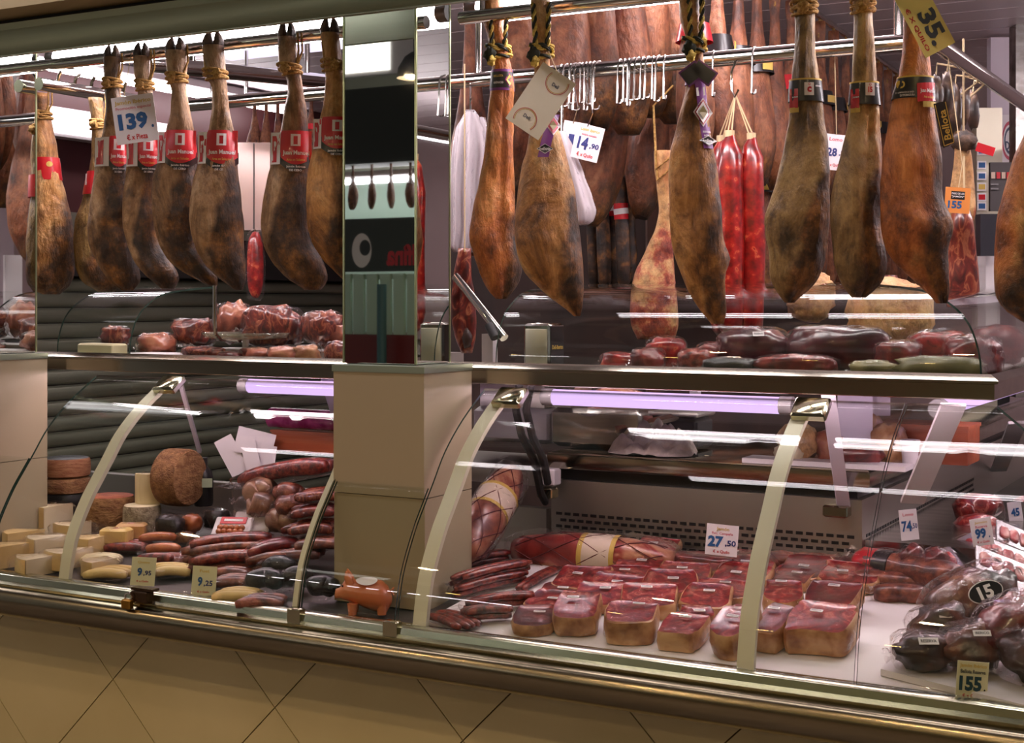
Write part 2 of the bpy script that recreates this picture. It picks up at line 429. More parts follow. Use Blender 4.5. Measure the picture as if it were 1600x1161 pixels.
def sign_card(name, label, cat, c, w, h, roll, lines, mat=PAPER, yaw=0.0, tilt=0.0, thick=.002, group=None, border=None, clip=True):
    """flat printed card facing the aisle; c = centre, w/h in metres, roll in degrees (clockwise in view)"""
    yw = math.radians(yaw); a = RV * math.cos(yw) + FV * math.sin(yw); n = a.cross(ZV)   # towards camera: -FV-ish
    if n.dot(FV) > 0: n = -n
    t = math.radians(tilt); up = ZV * math.cos(t) - n * math.sin(t); n = (a.cross(up)).normalized()
    if n.dot(FV) > 0: n = -n
    r = math.radians(roll)
    au = a * math.cos(r) - up * math.sin(r); av = a * math.sin(r) + up * math.cos(r)
    c = Vector(c)
    T = thing(name, label, cat, c - av * (h / 2), group)
    part('card', MB().obox(c, au, av, n, w / 2, h / 2, thick / 2), mat, T)
    fn = lambda u, v, e=.0012: c + au * u + av * v + n * (thick / 2 + e)
    if border:
        mb = MB(); bw = border[1]
        for (x0, x1, y0, y1) in ((-.5, .5, .5 - bw, .5), (-.5, .5, -.5, -.5 + bw), (-.5, -.5 + bw, -.5, .5), (.5 - bw, .5, -.5, .5)):
            mb.add([fn(x0 * w, y0 * h, .0006), fn(x1 * w, y0 * h, .0006), fn(x1 * w, y1 * h, .0006), fn(x0 * w, y1 * h, .0006)], [(0, 1, 2, 3)])
        part('border', mb, border[0], T)
    for ln in lines:
        st, u, v, lw, lh, m = ln[:6]
        lettering(st, fn, u * w, v * h, lw * w, lh * h, m, T, ln[6] if len(ln) > 6 else .02)
    return T, fn, (au, av, n)

# ------------------------------------------------------------------ the setting
YS, XC = 2.97, -0.555            # line of the shelf front, corner of the counter
XL = -4.3
def path_pts(o, xl=XL, yend=5.6):
    return [(xl, YS - o), (XC + o, YS - o), (XC + o, yend)]
def sweep(profile, xl=XL, yend=5.6, wing=True):
    mb = MB(); rings = []
    for k in range(3 if wing else 2):
        rings.append([Vector((*path_pts(o, xl, yend)[k], z)) for o, z in profile])
    return mb.loft(rings)
def run(profile, x0, x1):
    return MB().loft([[Vector((x0, YS - o, z)) for o, z in profile], [Vector((x1, YS - o, z)) for o, z in profile]])
def cat_curve(pts, n):
    out = []
    for i in range(len(pts) - 1):
        p0 = pts[max(i - 1, 0)]; p1 = pts[i]; p2 = pts[i + 1]; p3 = pts[min(i + 2, len(pts) - 1)]
        for k in range(n):
            t = k / n
            out.append(tuple(.5 * (2 * b + (c - a) * t + (2 * a - 5 * b + 4 * c - d) * t * t + (3 * b - a - 3 * c + d) * t ** 3) for a, b, c, d in zip(p0, p1, p2, p3)))
    out.append(tuple(pts[-1]))
    return out

struct('floor', MB().box((-9, -6, -.05), (4, 9, 0)), M('market_floor', [(.3, (110, 100, 92)), (.7, (134, 124, 114))], scale=3, rough=.35))
struct('wall_back', MB().box((-6, 8.0, 0), (3, 8.1, 3.2)), M('back_wall_paint', (150, 128, 128), rough=.6))
wl = struct('wall_left', MB().box((-5.45, 3.0, 0), (-5.3, 8.0, 3.2)), MAROON)
struct('trim_1', MB().box((-5.299, 3.0, 1.62), (-5.20, 8.0, 1.78)), M('black_shelf_edge', (40, 36, 34), rough=.5))
struct('trim_2', MB().box((-5.299, 3.0, 1.84), (-5.24, 8.0, 1.93)), M('grey_ledge', (98, 96, 84), rough=.5))
# roller shutter slats on the left wall
part('shutter_backing', MB().box((-5.298, 3.0, .1), (-5.285, 8.0, 1.62)), SLATJ, wl)
for i in range(20):
    z = .12 + i * .075
    part('slat', MB().prism(cat_curve([(-5.284, z), (-5.268, z + .012), (-5.262, z + .035), (-5.268, z + .058), (-5.284, z + .070)], 2), 'y', 3.02, 7.98) if False else
         MB().loft([[Vector((x, y, zz)) for x, zz in cat_curve([(-5.284, z), (-5.268, z + .012), (-5.262, z + .035), (-5.268, z + .058), (-5.284, z + .070)], 2)] for y in (3.02, 7.98)]), SLATM, wl, True)
ce = struct('ceiling', MB().box((-6, 3.0, 2.68), (3, 8.0, 2.78)), M('ceiling_void', (120, 108, 110), rough=.7))
for i in range(22):
    y0 = 3.35 + i * .21
    part('plank', MB().box((-5.3, y0, 2.655), (2.6, y0 + .2, 2.68)), CEILM, ce)
struct('wall_right', MB().box((2.6, 3.0, 0), (2.7, 8.0, 3.2)), M('right_wall_paint', (196, 178, 184), rough=.5))

# header over the counter front
hd = struct('trim_3', MB().box((-5.2, 2.66, 2.22), (.4, 2.70, 2.44)), HEADERD)
part('fascia_panel', run([(.35, 2.142), (.345, 2.150), (.345, 2.204), (.35, 2.210), (.32, 2.210), (.335, 2.142)], -5.2, .4), HEADER, hd, True)
part('fascia_panel', MB().box((-5.2, 2.632, 2.213), (.4, 2.66, 2.231)), HEADER, hd)
part('soffit_strip', MB().box((-5.2, 2.55, 2.246), (.4, 2.67, 2.5)), TANSTRIP, hd)

# ------------------------------------------------------------------ strip lights
def strip_light(label, x0, x1, y, z, mats=TUBE, tubes=(0, .07), r=.016, along='x', house=True, group='strip lights with white tubes'):
    def P(a, off, dz): return Vector((a, y + off, z + dz)) if along == 'x' else Vector((y + off, a, z + dz))
    mid = P((x0 + x1) / 2, 0, 0)
    T = thing('strip_light', label, 'light', mid, group)
    if house:
        c = P((x0 + x1) / 2, sum(tubes) / len(tubes), .05)
        hx, hy = (x1 - x0) / 2, .03 + (max(tubes) - min(tubes)) / 2
        part('housing', MB().obox(c, XV if along == 'x' else YV, YV if along == 'x' else -XV, ZV, hx, hy, .022, .006), WHITE, T)
    for t in tubes:
        part('tube', MB().tube([P(x0 + .03, t, 0), P(x1 - .03, t, 0)], r, 10), mats, T, True)
        for e in (x0 + .015, x1 - .015): part('end_cap', MB().tube([P(e - .015, t, 0), P(e + .015, t, 0)], r * 1.1, 10), GREY, T, True)
    return T
HL = [(-4.55, -3.35), (-3.2, -2.05), (-1.78, -1.2), (-1.16, -.1)]
for i, (a, b) in enumerate(HL):
    strip_light(['white strip light behind the header at the left edge, by the far pillar', 'white strip light behind the header over the row of red-banded hams',
                 'short white strip light behind the header just right of the mirrored pillar', 'white strip light above the frame over the right-hand hams'][i], a, b, 2.97, 2.205, r=.021)
strip_light('white strip light running along the ceiling by the maroon wall', 4.3, 6.6, -5.05, 2.575, tubes=(0,), r=.02, along='y')
strip_light('added white strip light, out of view, over the back of the stall', -3.4, -1.0, 4.1, 2.575, tubes=(0, .09), r=.018)  # fill lamp added above the view to light the stall interior
strip_light('added white strip light, out of view, for the far hams', -1.4, .4, 3.9, 2.50, tubes=(0, .09), r=.018, house=False)  # bare fill tubes added out of view, lighting hams and ceiling
# lamps over the aisle, mirrored in the curved glass
AI = [(-3.98, -2.52), (-1.95, -.4)]
for i, (a, b) in enumerate(AI):
    strip_light('twin strip light hung over the aisle, %s from the left' % ORD[i], a, b, 2.02, 3.0, tubes=(0, .06), r=.013, group='strip lights over the aisle')

for i, (x, y, z) in enumerate([(-4.4, .9, 2.5), (-3.3, .5, 2.45), (-2.3, .2, 2.4), (-1.2, .4, 2.5), (-.3, .2, 2.4), (.6, .7, 2.5), (-2.6, -.9, 2.3), (-.9, -1.0, 2.3)]):
    T = thing('aisle_lamp', 'warm halogen downlight hung over the aisle, %s from the left end' % ORD[i], 'lamp', (x, y, z), 'halogen downlights over the aisle')
    part('shade', MB().loft([[Vector((x + r_ * math.cos(6.2832 * k / 16), y + r_ * math.sin(6.2832 * k / 16), z + h_)) for k in range(16)] for r_, h_ in ((.075, -.01), (.07, .03), (.04, .08), (.012, .10))], False, True), DARK, T, True)
    part('bulb', MB().ball((x, y, z + .012), .045, .045, .022, 12, 8), HALO2, T, True)
    part('cord', MB().tube([(x, y, z + .1), (x, y, 5.4)], .004, 5), DARK, T)
struct('trim_4', MB().box((-9, -4.2, 5.4), (4, 2.5, 5.5)), M('hall_roof', (92, 86, 78), rough=.8))
strip_light('added white strip light, out of view beyond the right edge', 4.0, 7.4, .6, 2.42, tubes=(0, .09), r=.018, along='y', house=False)  # bare tubes added past the frame to brighten the ceiling
lb = thing('light_box', 'glowing white light panel high on the maroon wall', 'light', (-5.2, 4.8, 2.24))
part('frame', MB().box((-5.299, 4.2, 2.285), (-5.21, 5.75, 2.425)), WHITE, lb)
part('diffuser', MB().box((-5.21, 4.24, 2.30), (-5.20, 5.7, 2.41)), LIGHTBOX, lb)
c = atD(440, 88, 6.3)
lp = thing('ceiling_panel_light', 'pale lilac ceiling light panel behind the hanging rails', 'light', c)
part('frame', MB().box((c.x - .5, c.y - .25, 2.635), (c.x + .5, c.y + .25, 2.654)), WHITE, lp)
part('diffuser', MB().box((c.x - .46, c.y - .21, 2.628), (c.x + .46, c.y + .21, 2.636)), glow('lilac_panel', (235, 222, 250), 1.2), lp)

# ------------------------------------------------------------------ the refrigerated counter
base = thing('tiled_counter', 'cream tiled counter base under the steel bumper', 'counter', (-2, 2.8, 0))
part('plinth', sweep([(.19, .02), (.19, .70), (-.40, .70), (-.40, .02)]), GROUT, base)
def clip_poly(poly, z0, z1):
    for sgn, lim in ((1, z0), (-1, -z1)):
        out = []
        for i in range(len(poly)):
            a, b = poly[i - 1], poly[i]
            ia, ib = sgn * a[1] >= lim, sgn * b[1] >= lim
            if ia != ib:
                t = (lim / sgn - a[1]) / (b[1] - a[1]); out.append((a[0] + (b[0] - a[0]) * t, lim / sgn))
            if ib: out.append(b)
        poly = out
        if len(poly) < 3: return None
    return poly
D = .539 / 2; g = .0022
for i in range(-4, 14):
    for j in range(-10, 16):
        # diamond centre from the two families of joints
        p, q = -3.257 + .539 * (i + .5), -2.254 + .539 * (j + .5)
        x, z = (p + q) / 2, (q - p) / 2
        if not (-4.6 < x < .1): continue
        pl = clip_poly([(x - D + g, z), (x, z - D + g), (x + D - g, z), (x, z + D - g)], .03, .69)
        pl = pl and clip_poly([(q_, p_) for p_, q_ in pl], XL, XC + .188)
        if not pl: continue
        pl = [(q_, p_) for p_, q_ in pl]
        mb = MB(); n = len(pl)
        mb.loft([[Vector((a, 2.783, b)) for a, b in pl], [Vector((a, 2.773, b)) for a, b in pl]])
        part('tile', mb, TILE, base)
ctr = thing('display_counter', 'steel refrigerated display counter with bent glass front and rounded bumper', 'counter', (-2, 2.8, .7))
bp = cat_curve([(.36, .692), (.40, .690), (.428, .705), (.442, .735), (.436, .757), (.42, .768)], 4)
part('bumper', sweep(bp + [(.36, .768)]), BUMPER, ctr, True)
part('glass_rail', sweep([(.36, .768), (.416, .7685), (.420, .776), (.408, .782), (.405, .796), (.398, .800), (.372, .800), (.36, .785)]), M('rail_steel', (196, 196, 172), rough=.2, metal=1), ctr, True)
part('deck', sweep([(.37, .70), (.37, zdeck(2.6) - .004), (-.37, zdeck(3.34) - .004), (-.37, .70)]), M('deck_steel', (104, 98, 96), rough=.45, metal=.8), ctr)
part('riser', sweep([(-.365, .84), (-.365, 1.03), (-.40, 1.03), (-.40, .84)], xl=-1.745), DULL, ctr)
part('riser', run([(-.365, .84), (-.365, .95), (-.40, .95), (-.40, .84)], XL, -1.76), DULL, ctr)
part('shadow_gap', sweep([(-.38, 1.031), (-.38, 1.062), (-.40, 1.062), (-.40, 1.031)], xl=-1.745), BLACK, ctr)
# slots of the cold-air grille
mb = MB()
for row in range(5):
    z = .872 + row * .0165
    x = -1.73 + (row % 2) * .0125
    while x < -.95:
        mb.box((x, YS + .363, z), (x + .017, YS + .366, z + .0075)); x += .025
    y = 3.37 + (row % 2) * .0125
    while y < 4.6:
        mb.box((XC - .366, y, z), (XC - .363, y + .017, z + .0075)); y += .025
part('grille_slots', mb, BLACK, ctr, kind='stuff')
wk = solo('rear_worktop', sweep([(-.345, 1.062), (-.340, 1.068), (-.340, 1.098), (-.347, 1.103), (-.80, 1.103), (-.80, 1.062)], xl=-1.745), FASCIA, 'brass-toned steel worktop ledge behind the red meat display', 'worktop', smooth=True)
wk2 = solo('rear_ledge', run([(-.345, 1.012), (-.340, 1.018), (-.340, 1.048), (-.347, 1.053), (-.70, 1.053), (-.70, 1.012)], -2.42, -1.76), DULL, 'steel ledge under the wooden box beside the pillar', 'worktop', smooth=True)
part('leg', MB().box((-2.40, 3.5, 0), (-2.36, 3.6, 1.012)), DULL, wk2)

GP = [(.392, .797), (.368, .90), (.319, .992), (.277, 1.049), (.245, 1.09), (.193, 1.157), (.114, 1.225), (.012, 1.290)]
GC = cat_curve(GP, 4)
def offset_curve(cv, t):
    out = []
    for i, p in enumerate(cv):
        a = cv[max(i - 1, 0)]; b = cv[min(i + 1, len(cv) - 1)]
        dx, dz = b[0] - a[0], b[1] - a[1]; l = math.hypot(dx, dz)
        out.append((p[0] - dz / l * t, p[1] + dx / l * t))
    return out
def pane(cv, x0, x1, t=.005, name='pane', parent=ctr, mitre1=False, edges=(True, True)):
    inn = offset_curve(cv, t)
    mb = MB(); n = len(cv)
    def P(o, z, x, m): return Vector((XC + o, YS - o, z)) if m else Vector((x, YS - o, z))
    A = [P(o, z, x0, False) for o, z in cv] + [P(o, z, x0, False) for o, z in reversed(inn)]
    B = [P(o, z, x1, mitre1) for o, z in cv] + [P(o, z, x1, mitre1) for o, z in reversed(inn)]
    mb.loft([A, B], False, False)
    g_ = part(name, mb, GLASS, parent, 'all')
    for en, R in zip(edges, (A, B)):
        if not en: continue
        e = MB(); m2 = [p + Vector((.0015, 0, 0)) for p in R]
        for k in range(n - 1):
            e.add([R[k], R[k + 1], R[2 * n - 2 - k], R[2 * n - 1 - k]], [(0, 1, 2, 3)])
        part('pane_edge', e, GLASSE, g_)
    return g_
pane(GC, -3.0, -1.995)
pane(GC, -1.728, -.727)
pane(GC, -.722, 0, mitre1=True)
low = [p for p in GC if p[0] > .252]
pane(low, -1.988, -1.735)
pane(low, -3.26, -3.006)
# wing pane round the corner
inn = offset_curve(GC, .005)
mb = MB(); mb.loft([[Vector((XC + o, YS - o, z)) for o, z in GC] + [Vector((XC + o, YS - o, z)) for o, z in reversed(inn)],
                    [Vector((XC + o, 5.4, z)) for o, z in GC] + [Vector((XC + o, 5.4, z)) for o, z in reversed(inn)]], False, False)
part('pane', mb, GLASS, ctr, 'all')
# white glass supports following the bend, and their chrome clips
def support(x, w=.034):
    c = offset_curve(GC, .008)
    mb = MB(); i2 = offset_curve(GC, .020)
    R = [(o, z) for o, z in c] + [(o, z) for o, z in reversed(i2)]
    mb.loft([[Vector((x - w / 2, YS - o, z)) for o, z in R], [Vector((x + w / 2, YS - o, z)) for o, z in R]])
    part('glass_support', mb, M('ivory_enamel', (222, 214, 190), rough=.4), ctr, True)
for x in (-2.74, -1.675, -.938): support(x)
support(-2.012, .014)
for x in (-2.70, -1.64, -.915):
    part('clip', MB().obox((x, YS - .045, 1.272), XV, Vector((0, .8, .6)), Vector((0, -.6, .8)), .038, .030, .011, .005), ZINC, ctr, True)
for x in (-1.99, -1.73):
    part('clip', MB().obox((x, YS - .405, .79), XV, YV, ZV, .018, .012, .02, .003), ZINC, ctr, True)

# the shelf that tops the counter
sh = thing('counter_shelf', 'long polished steel shelf topping the glass counter front', 'shelf', (-2, 3.0, 1.3))
SHP = [(-.50, 1.322), (-.035, 1.330), (-.014, 1.331), (-.012, 1.350), (-.004, 1.352), (.006, 1.3455), (.013, 1.3395), (.013, 1.334), (.004, 1.332), (.004, 1.302), (.002, 1.300), (-.005, 1.300), (-.008, 1.321), (-.10, 1.318), (-.50, 1.314)]
part('top', sweep(SHP, xl=-3.5), FASCIA, sh, True)
for i, (a, b) in enumerate(((-2.62, -2.05), (-1.70, -.98))):
    pass
strip_light('lilac tube light under the shelf over the cheeses', -2.62, -2.04, YS + .16, 1.262, CASETUBE, (0,), .02, 'x', True, 'lilac tubes inside the counter')
strip_light('lilac tube light under the shelf over the red meat blocks', -1.66, -1.02, YS + .16, 1.262, CASETUBE, (0,), .02, 'x', True, 'lilac tubes inside the counter')
for lab, q0, q1 in (('added pink-white light strip hidden behind the shelf edge over the cheeses', -3.14, -2.03), ('added pink-white light strip hidden behind the shelf edge over the meat blocks', -1.72, -.62)):
    T = thing('added_light_strip', lab, 'light', ((q0 + q1) / 2, YS + .06, 1.31), 'added light strips behind the shelf edge')  # fill strips added out of sight to light the case
    part('tube', MB().tube([(q0, YS + .055, 1.306), (q1, YS + .055, 1.306)], .008, 8), STRIPT, T, True)
T = thing('added_light_strip', 'added pink-white light strip hidden behind the shelf edge of the side wing', 'light', (XC - .06, 3.9, 1.31), 'added light strips behind the shelf edge')  # one more added fill strip, brightening the side wing
part('tube', MB().tube([(XC - .055, 3.1, 1.306), (XC - .055, 4.8, 1.306)], .008, 8), STRIPT, T, True)
strip_light('lilac tube light under the shelf at the counter corner', 3.2, 4.4, XC - .16, 1.262, CASETUBE, (0,), .02, 'y', True, 'lilac tubes inside the counter')

# shelf braces inside the case
def brace(p0, p1, w, t, mat, name='brace', parent=sh):
    p0, p1 = Vector(p0), Vector(p1); d = (p1 - p0); l = d.length; d.normalize()
    side = RV - d * RV.dot(d); side.normalize(); n = d.cross(side)
    return part(name, MB().obox((p0 + p1) / 2, side, d, n, w / 2, l / 2, t / 2), mat, parent)
LILW = M('lilac_enamel', (214, 202, 214), rough=.35)
brace(atY(280, 592, 3.12), atY(312, 706, 3.30), .011, .012, LILW)
brace(atY(515, 592, 3.2), atY(545, 690, 3.34), .05, .012, LILW)
brace(atY(1294, 617, 3.1), atY(1318, 790, 3.33), .030, .02, LILW)
brace(atX(1490, 632, -.665), atX(1425, 785, -.80), .054, .008, WHITE)
brace(atX(1590, 660, -.72), atX(1560, 735, -.90), .05, .008, WHITE)
part('screw', MB().ball(atX(1429, 771, -.795) - FV * .012, .006, .006, .006, 8, 6), BLACK, sh, True)
# dark bent arms of the lifting glass
for pts in ([(812, 600), (806, 640), (815, 680), (835, 720), (845, 770), (852, 785)], [(830, 600), (822, 640), (832, 682), (850, 720), (856, 755)]):
    part('lift_arm', MB().tube([atY(a, b, 3.08 + i * .04) for i, (a, b) in enumerate(pts)], .010, 8), DARK, sh, True)
part('arm_block', MB().obox(atY(862, 745, 3.30), XV, YV, ZV, .018, .02, .022, .004), WHITE, sh)
part('arm_block', MB().obox(atY(856, 770, 3.29), XV, YV, ZV, .022, .02, .014, .004), ZINC, sh)
part('arm_block', MB().obox(atY(1308, 798, 3.32), XV, YV, ZV, .03, .02, .014, .004), FASCIA, sh)

# ------------------------------------------------------------------ pillars
def pillar(label, x0, x1, u0, u1, name='pillar'):
    T = thing(name, label, 'pillar', ((x0 + x1) / 2, 2.82, 0), kind=None)
    part('casing', MB().box((x0, 2.72, 1.052), (x1, 2.93, 1.335)), CREAM, T)
    part('casing', MB().box((x0, 2.723, .797), (x1, 2.93, 1.050)), CREAM, T)
    part('cap', MB().box((x0 - .003, 2.717, 1.335), (x1 + .003, 2.93, 1.350)), M('cap_steel', (168, 176, 156), rough=.3, metal=.8), T)
    part('mirror_core', MB().box((u0 + .004, 2.784, 1.35), (u1 - .004, 2.926, 2.62)), DARK, T)
    part('mirror_panel', MB().box((u0 + .003, 2.779, 1.352), (u1 - .003, 2.785, 2.62)), MIRROR, T)
    part('mirror_panel', MB().box((u1 - .005, 2.784, 1.352), (u1 + .001, 2.926, 2.62)), MIRROR, T)
    for x, y in ((u0, 2.78), (u1, 2.78), (u1, 2.928)):
        part('corner_trim', MB().box((x - .0025, y - .0025, 1.352), (x + .0025, y + .0025, 2.62)), M('trim_brass_green', (170, 178, 140), rough=.3, metal=.9), T)
    return T
pillar('cream pillar with mirrored upper half between the two glass cases', -2.0, -1.748, -2.013, -1.809)
pillar('mirrored pillar cut by the left edge of the picture', -3.45, -3.168, -3.45, -3.212)

# ------------------------------------------------------------------ upper glass guards on the shelf
UP = cat_curve([(-.025, 1.335), (-.03, 1.39), (-.055, 1.451), (-.105, 1.495), (-.19, 1.526), (-.40, 1.545)], 4)
ug = thing('glass_guard', 'bent glass guard on the shelf in front of the packed bacon', 'glass guard', (-3.05, 3.0, 1.335))
pane(UP, -3.20, -2.915, parent=ug)
ug2 = thing('glass_guard', 'long bent glass guard on the shelf behind the right-hand hams', 'glass guard', (-1.1, 3.0, 1.335))
pane(UP, -1.72, 0, parent=ug2, mitre1=True)
inn = offset_curve(UP, .005)
mb = MB(); mb.loft([[Vector((XC + o, YS - o, z)) for o, z in UP] + [Vector((XC + o, YS - o, z)) for o, z in reversed(inn)],
                    [Vector((XC + o, 5.0, z)) for o, z in UP] + [Vector((XC + o, 5.0, z)) for o, z in reversed(inn)]], False, False)
part('pane', mb, GLASS, ug2, 'all')

# ------------------------------------------------------------------ hanging rails
def rail(label, pts, r, posts=()):
    T = thing('hanging_rail', label, 'rail', pts[0])
    part('tube', MB().tube(pts, r, 14), STEELB, T, True)
    for p, q, rr in posts: part('post', MB().tube([p, q], rr, 10), STEELB, T, True)
    return T
ZR = 2.171
rail('front steel hanging rail carrying the red-banded hams', [(-4.6, 2.9, ZR), (-2.03, 2.9, ZR)], .016)
rail('front steel hanging rail right of the mirrored pillar', [(-1.76, 2.9, ZR), (-.1, 2.9, ZR)], .016, [((-1.70, 2.9, ZR), (-1.70, 2.9, 2.62), .008)])
Z2 = 2.12
el = [(-.83 + .045 * math.sin(t), 3.45 + .045 * (1 - math.cos(t)), Z2) for t in (0, .4, .8, 1.2, 1.57)]
r2 = rail('thick steel rail with meat hooks turning the corner', [(-3.1, 3.45, Z2), (-2.0, 3.45, Z2)] + el + [(-.785, 6.5, Z2)], .0205,
     [(atY(748, 0, 3.47).xyz, Vector((*atY(748, 0, 3.47).xy, Z2)), .010), (atY(1405, -30, 3.47), Vector((*atY(1405, 0, 3.47).xy, Z2)), .013), (Vector((-3.0, 3.45, Z2)), Vector((-3.0, 3.45, 2.65)), .010)])
r3 = rail('short steel rail with pegs at the far left', [(-3.17, 2.9, Z2), (-3.17, 3.30, Z2)], .019)
for i in range(5):
    y = 2.97 + i * .065
    part('peg', MB().tube([(-3.17, y, Z2 + .01), (-3.165, y, Z2 + .033), (-3.155 + .008 * (i % 2), y, Z2 + .045)], .005, 6), STEELB, r3, True)
rail('far steel hanging rail at the back of the stall', [atD(230, 100, 5.2), atD(560, 132, 6.2)], .03, [(atD(300, 107, 5.4), atD(300, 107, 5.4) + ZV * .35, .012), (atD(480, 124, 5.95), atD(480, 124, 5.95) + ZV * .3, .012)])

# ------------------------------------------------------------------ whole cured hams on the front rail
def lerp_prof(prof, z):
    # prof sorted by falling z: (z, l, r)
    if z >= prof[0][0]: return prof[0][1], prof[0][2]
    for a, b in zip(prof, prof[1:]):
        if a[0] >= z >= b[0]:
            t = (a[0] - z) / (a[0] - b[0]); t2 = t * t * (3 - 2 * t) * .35 + t * .65
            return a[1] + (b[1] - a[1]) * t2, a[2] + (b[2] - a[2]) * t2
    return prof[-1][1], prof[-1][2]
class Ham:
    def __init__(s, prof, Y, seed=0, flesh=(.45, .1), thick=.66, maxh=.080):
        pc = sum((l + r) / 2 for _, l, r in prof) / len(prof)
        s.d = depth(atY(pc, 400, Y)); d = s.d
        s.O = Vector((FW[0] * d, FW[1] * d, 0))
        k = d / FPX
        s.prof = [(EYE - (y - HOR) * k, (l - 800) * k, (r - 800) * k) for y, l, r in prof]
        s.zt, s.zb = s.prof[0][0], s.prof[-1][0]
        s.thick, s.maxh, s.seed = thick, maxh, seed
        s.flesh = flesh
    def dims(s, z):
        # smoothed over a few samples
        l = r = 0; e = .006
        for q in (-1.5, -.5, .5, 1.5):
            a, b = lerp_prof(s.prof, min(max(z + q * e, s.zb), s.zt)); l += a / 4; r += b / 4
        w = max((r - l) / 2, .0015)
        t = (s.zt - z) / (s.zt - s.zb)
        kk = 1.0 + (s.thick - 1.0) * min(1, max(0, (t - .2) / .3))
        return (l + r) / 2, w, min(w * kk, s.maxh)
    def surf(s, th, z, off=0):
        c, w, h = s.dims(z)
        return s.O + RV * (c + (w + off) * math.cos(th)) - FV * ((h + off) * math.sin(th)) + ZV * z
    def front(s, u, z, off=.003):
        c, w, h = s.dims(z)
        a = max(-.97, min(.97, (u - c) / w))
        return s.O + RV * u - FV * (h * math.sqrt(1 - a * a) + off) + ZV * z
    def mesh(s, n=52, seg=30):
        mb = MB(); rings = []; zone = []
        sd = Vector((s.seed * 13.7, s.seed * 5.1, s.seed * 2.9))
        for i in range(n + 1):
            t = i / n; z = s.zt + (s.zb - s.zt) * t
            c, w, h = s.dims(z); ring = []
            for j in range(seg):
                th = 2 * math.pi * j / seg
                p = s.O + RV * (c + w * math.cos(th)) - FV * (h * math.sin(th)) + ZV * z
                nv = (RV * math.cos(th) * h - FV * math.sin(th) * w).normalized()
                body = min(1, max(0, (t - .15) / .25))
                q = Vector((p.x * 9, p.y * 9, p.z * 5)) + sd
                dsp = (mnoise.noise(q) * .009 + mnoise.noise(q * 2.7) * .0055 + mnoise.noise(q * 6) * .0025) * (.35 + .65 * body)
                # folded groove between skin and meat side on the front
                g = math.cos(th) - s.flesh[1]
                if math.sin(th) > 0: dsp -= .007 * body * math.exp(-(g / .16) ** 2) * math.sin(th)
                if abs(math.cos(th)) > .93: dsp *= .3
                ring.append(p + nv * dsp)
                f = (t - s.flesh[0]) * 3.2 + (math.cos(th) - s.flesh[1]) * 1.1
                zone.append(max(0, min(1, f + .1)))
            rings.append(ring)
        mb.loft(rings, True, True); mb.zone = zone
        return mb
def ring_pts(H, z, off, n=20, wob=0, ph=0):
    return [H.surf(2 * math.pi * k / n, z + wob * math.sin(2 * math.pi * k / n + ph), off) for k in range(n + 1)]
def strands(pts, r, two):
    """two strands twisted round the path"""
    pts = [Vector(p) for p in pts]; dense = []
    for a, b in zip(pts, pts[1:]):
        m = max(2, int((b - a).length / .004))
        dense += [a.lerp(b, i / m) for i in range(m)]
    out = []
    for k in range(2):
        mb = MB(); q = []
        for i, p in enumerate(dense):
            t = (dense[min(i + 1, len(dense) - 1)] - dense[max(i - 1, 0)]).normalized()
            u = t.cross(FV); u = u.normalized() if u.length > .1 else RV; w = t.cross(u)
            a = i * .75 + k * math.pi
            q.append(p + (u * math.cos(a) + w * math.sin(a)) * r * .55)
        mb.tube(q, r * .62, 5); out.append(mb)
    return out
def hoof(H, z0, z1, parent):
    """split trotter above the shank"""
    c, w, h = H.dims(H.zt)
    for sgn in (-1, 1):
        rings = []
        for t, f, o in ((0, .55, .48), (.35, .60, .52), (.7, .42, .46), (1, .12, .34)):
            z = z0 + (z1 - z0) * t
            rings.append([H.O + RV * (c + w * (sgn * o + f * math.cos(a) * .85)) - FV * (h * f * 1.15 * math.sin(a)) + ZV * z for a in [2 * math.pi * k / 10 for k in range(10)]])
        part('hoof_claw', MB().loft(rings), HOOF, parent, True)
def rope_tie(H, zk, zrail, parent, mat=ROPE, r=.0035, side=1, fancy=False):
    """loops round the shank and strings up to the rail"""
    c, w, h = H.dims(zk)
    if fancy:
        k = H.surf(math.pi / 2, zk, .008)
        for x in (-.9, .75):
            a, b = strands([H.surf(math.pi / 2 + .7 * -x, zk, .006), H.O + RV * (c + w * x * 1.1) - FV * (h + .006) + ZV * (zk + .07), H.O + RV * (c + w * x * 1.2) - FV * .012 + ZV * zrail], .0058, True)
            part('rope_strand', a, ROPEY, parent, True); part('rope_strand', b, ROPED, parent, True)
        for dz in (-.012, 0, .012):
            a, b = strands(ring_pts(H, zk + dz, .006, 16, .004, dz * 300), .0058, True)
            part('rope_strand', a, ROPEY, parent, True); part('rope_strand', b, ROPED, parent, True)
        sx = -1 if side < 0 else -.4
        part('rope_tassel', MB().ball(k + RV * sx * w * 1.1 - ZV * .012, .014, .012, .018, 9, 7, jit=.5), ROPED, parent, True)
        part('rope_tassel', MB().ball(k + RV * sx * w * .9 - ZV * .028 - FV * .006, .010, .009, .014, 9, 7, jit=.6, seed=3), ROPEY, parent, True)
        return
    for dz in (-.008, -.002, .004, .011):
        part('rope_loop', MB().tube(ring_pts(H, zk + dz, .004, 18, .004, dz * 500), r, 6), mat, parent, True)
    k = H.surf(math.pi / 2 + .3 * side, zk, .006)
    part('rope_knot', MB().ball(k, .014, .010, .013, 10, 7, jit=.5, seed=H.seed), mat, parent, True)
    for q in (.75, 1.15):
        x = c + w * side * q
        part('rope_string', MB().tube([H.O + RV * (c + w * side * .7) - FV * h * .7 + ZV * zk, H.O + RV * (x + .004) - FV * h * .4 + ZV * ((zk + zrail) / 2), H.O + RV * x + ZV * zrail], r * .8, 5), mat, parent, True)

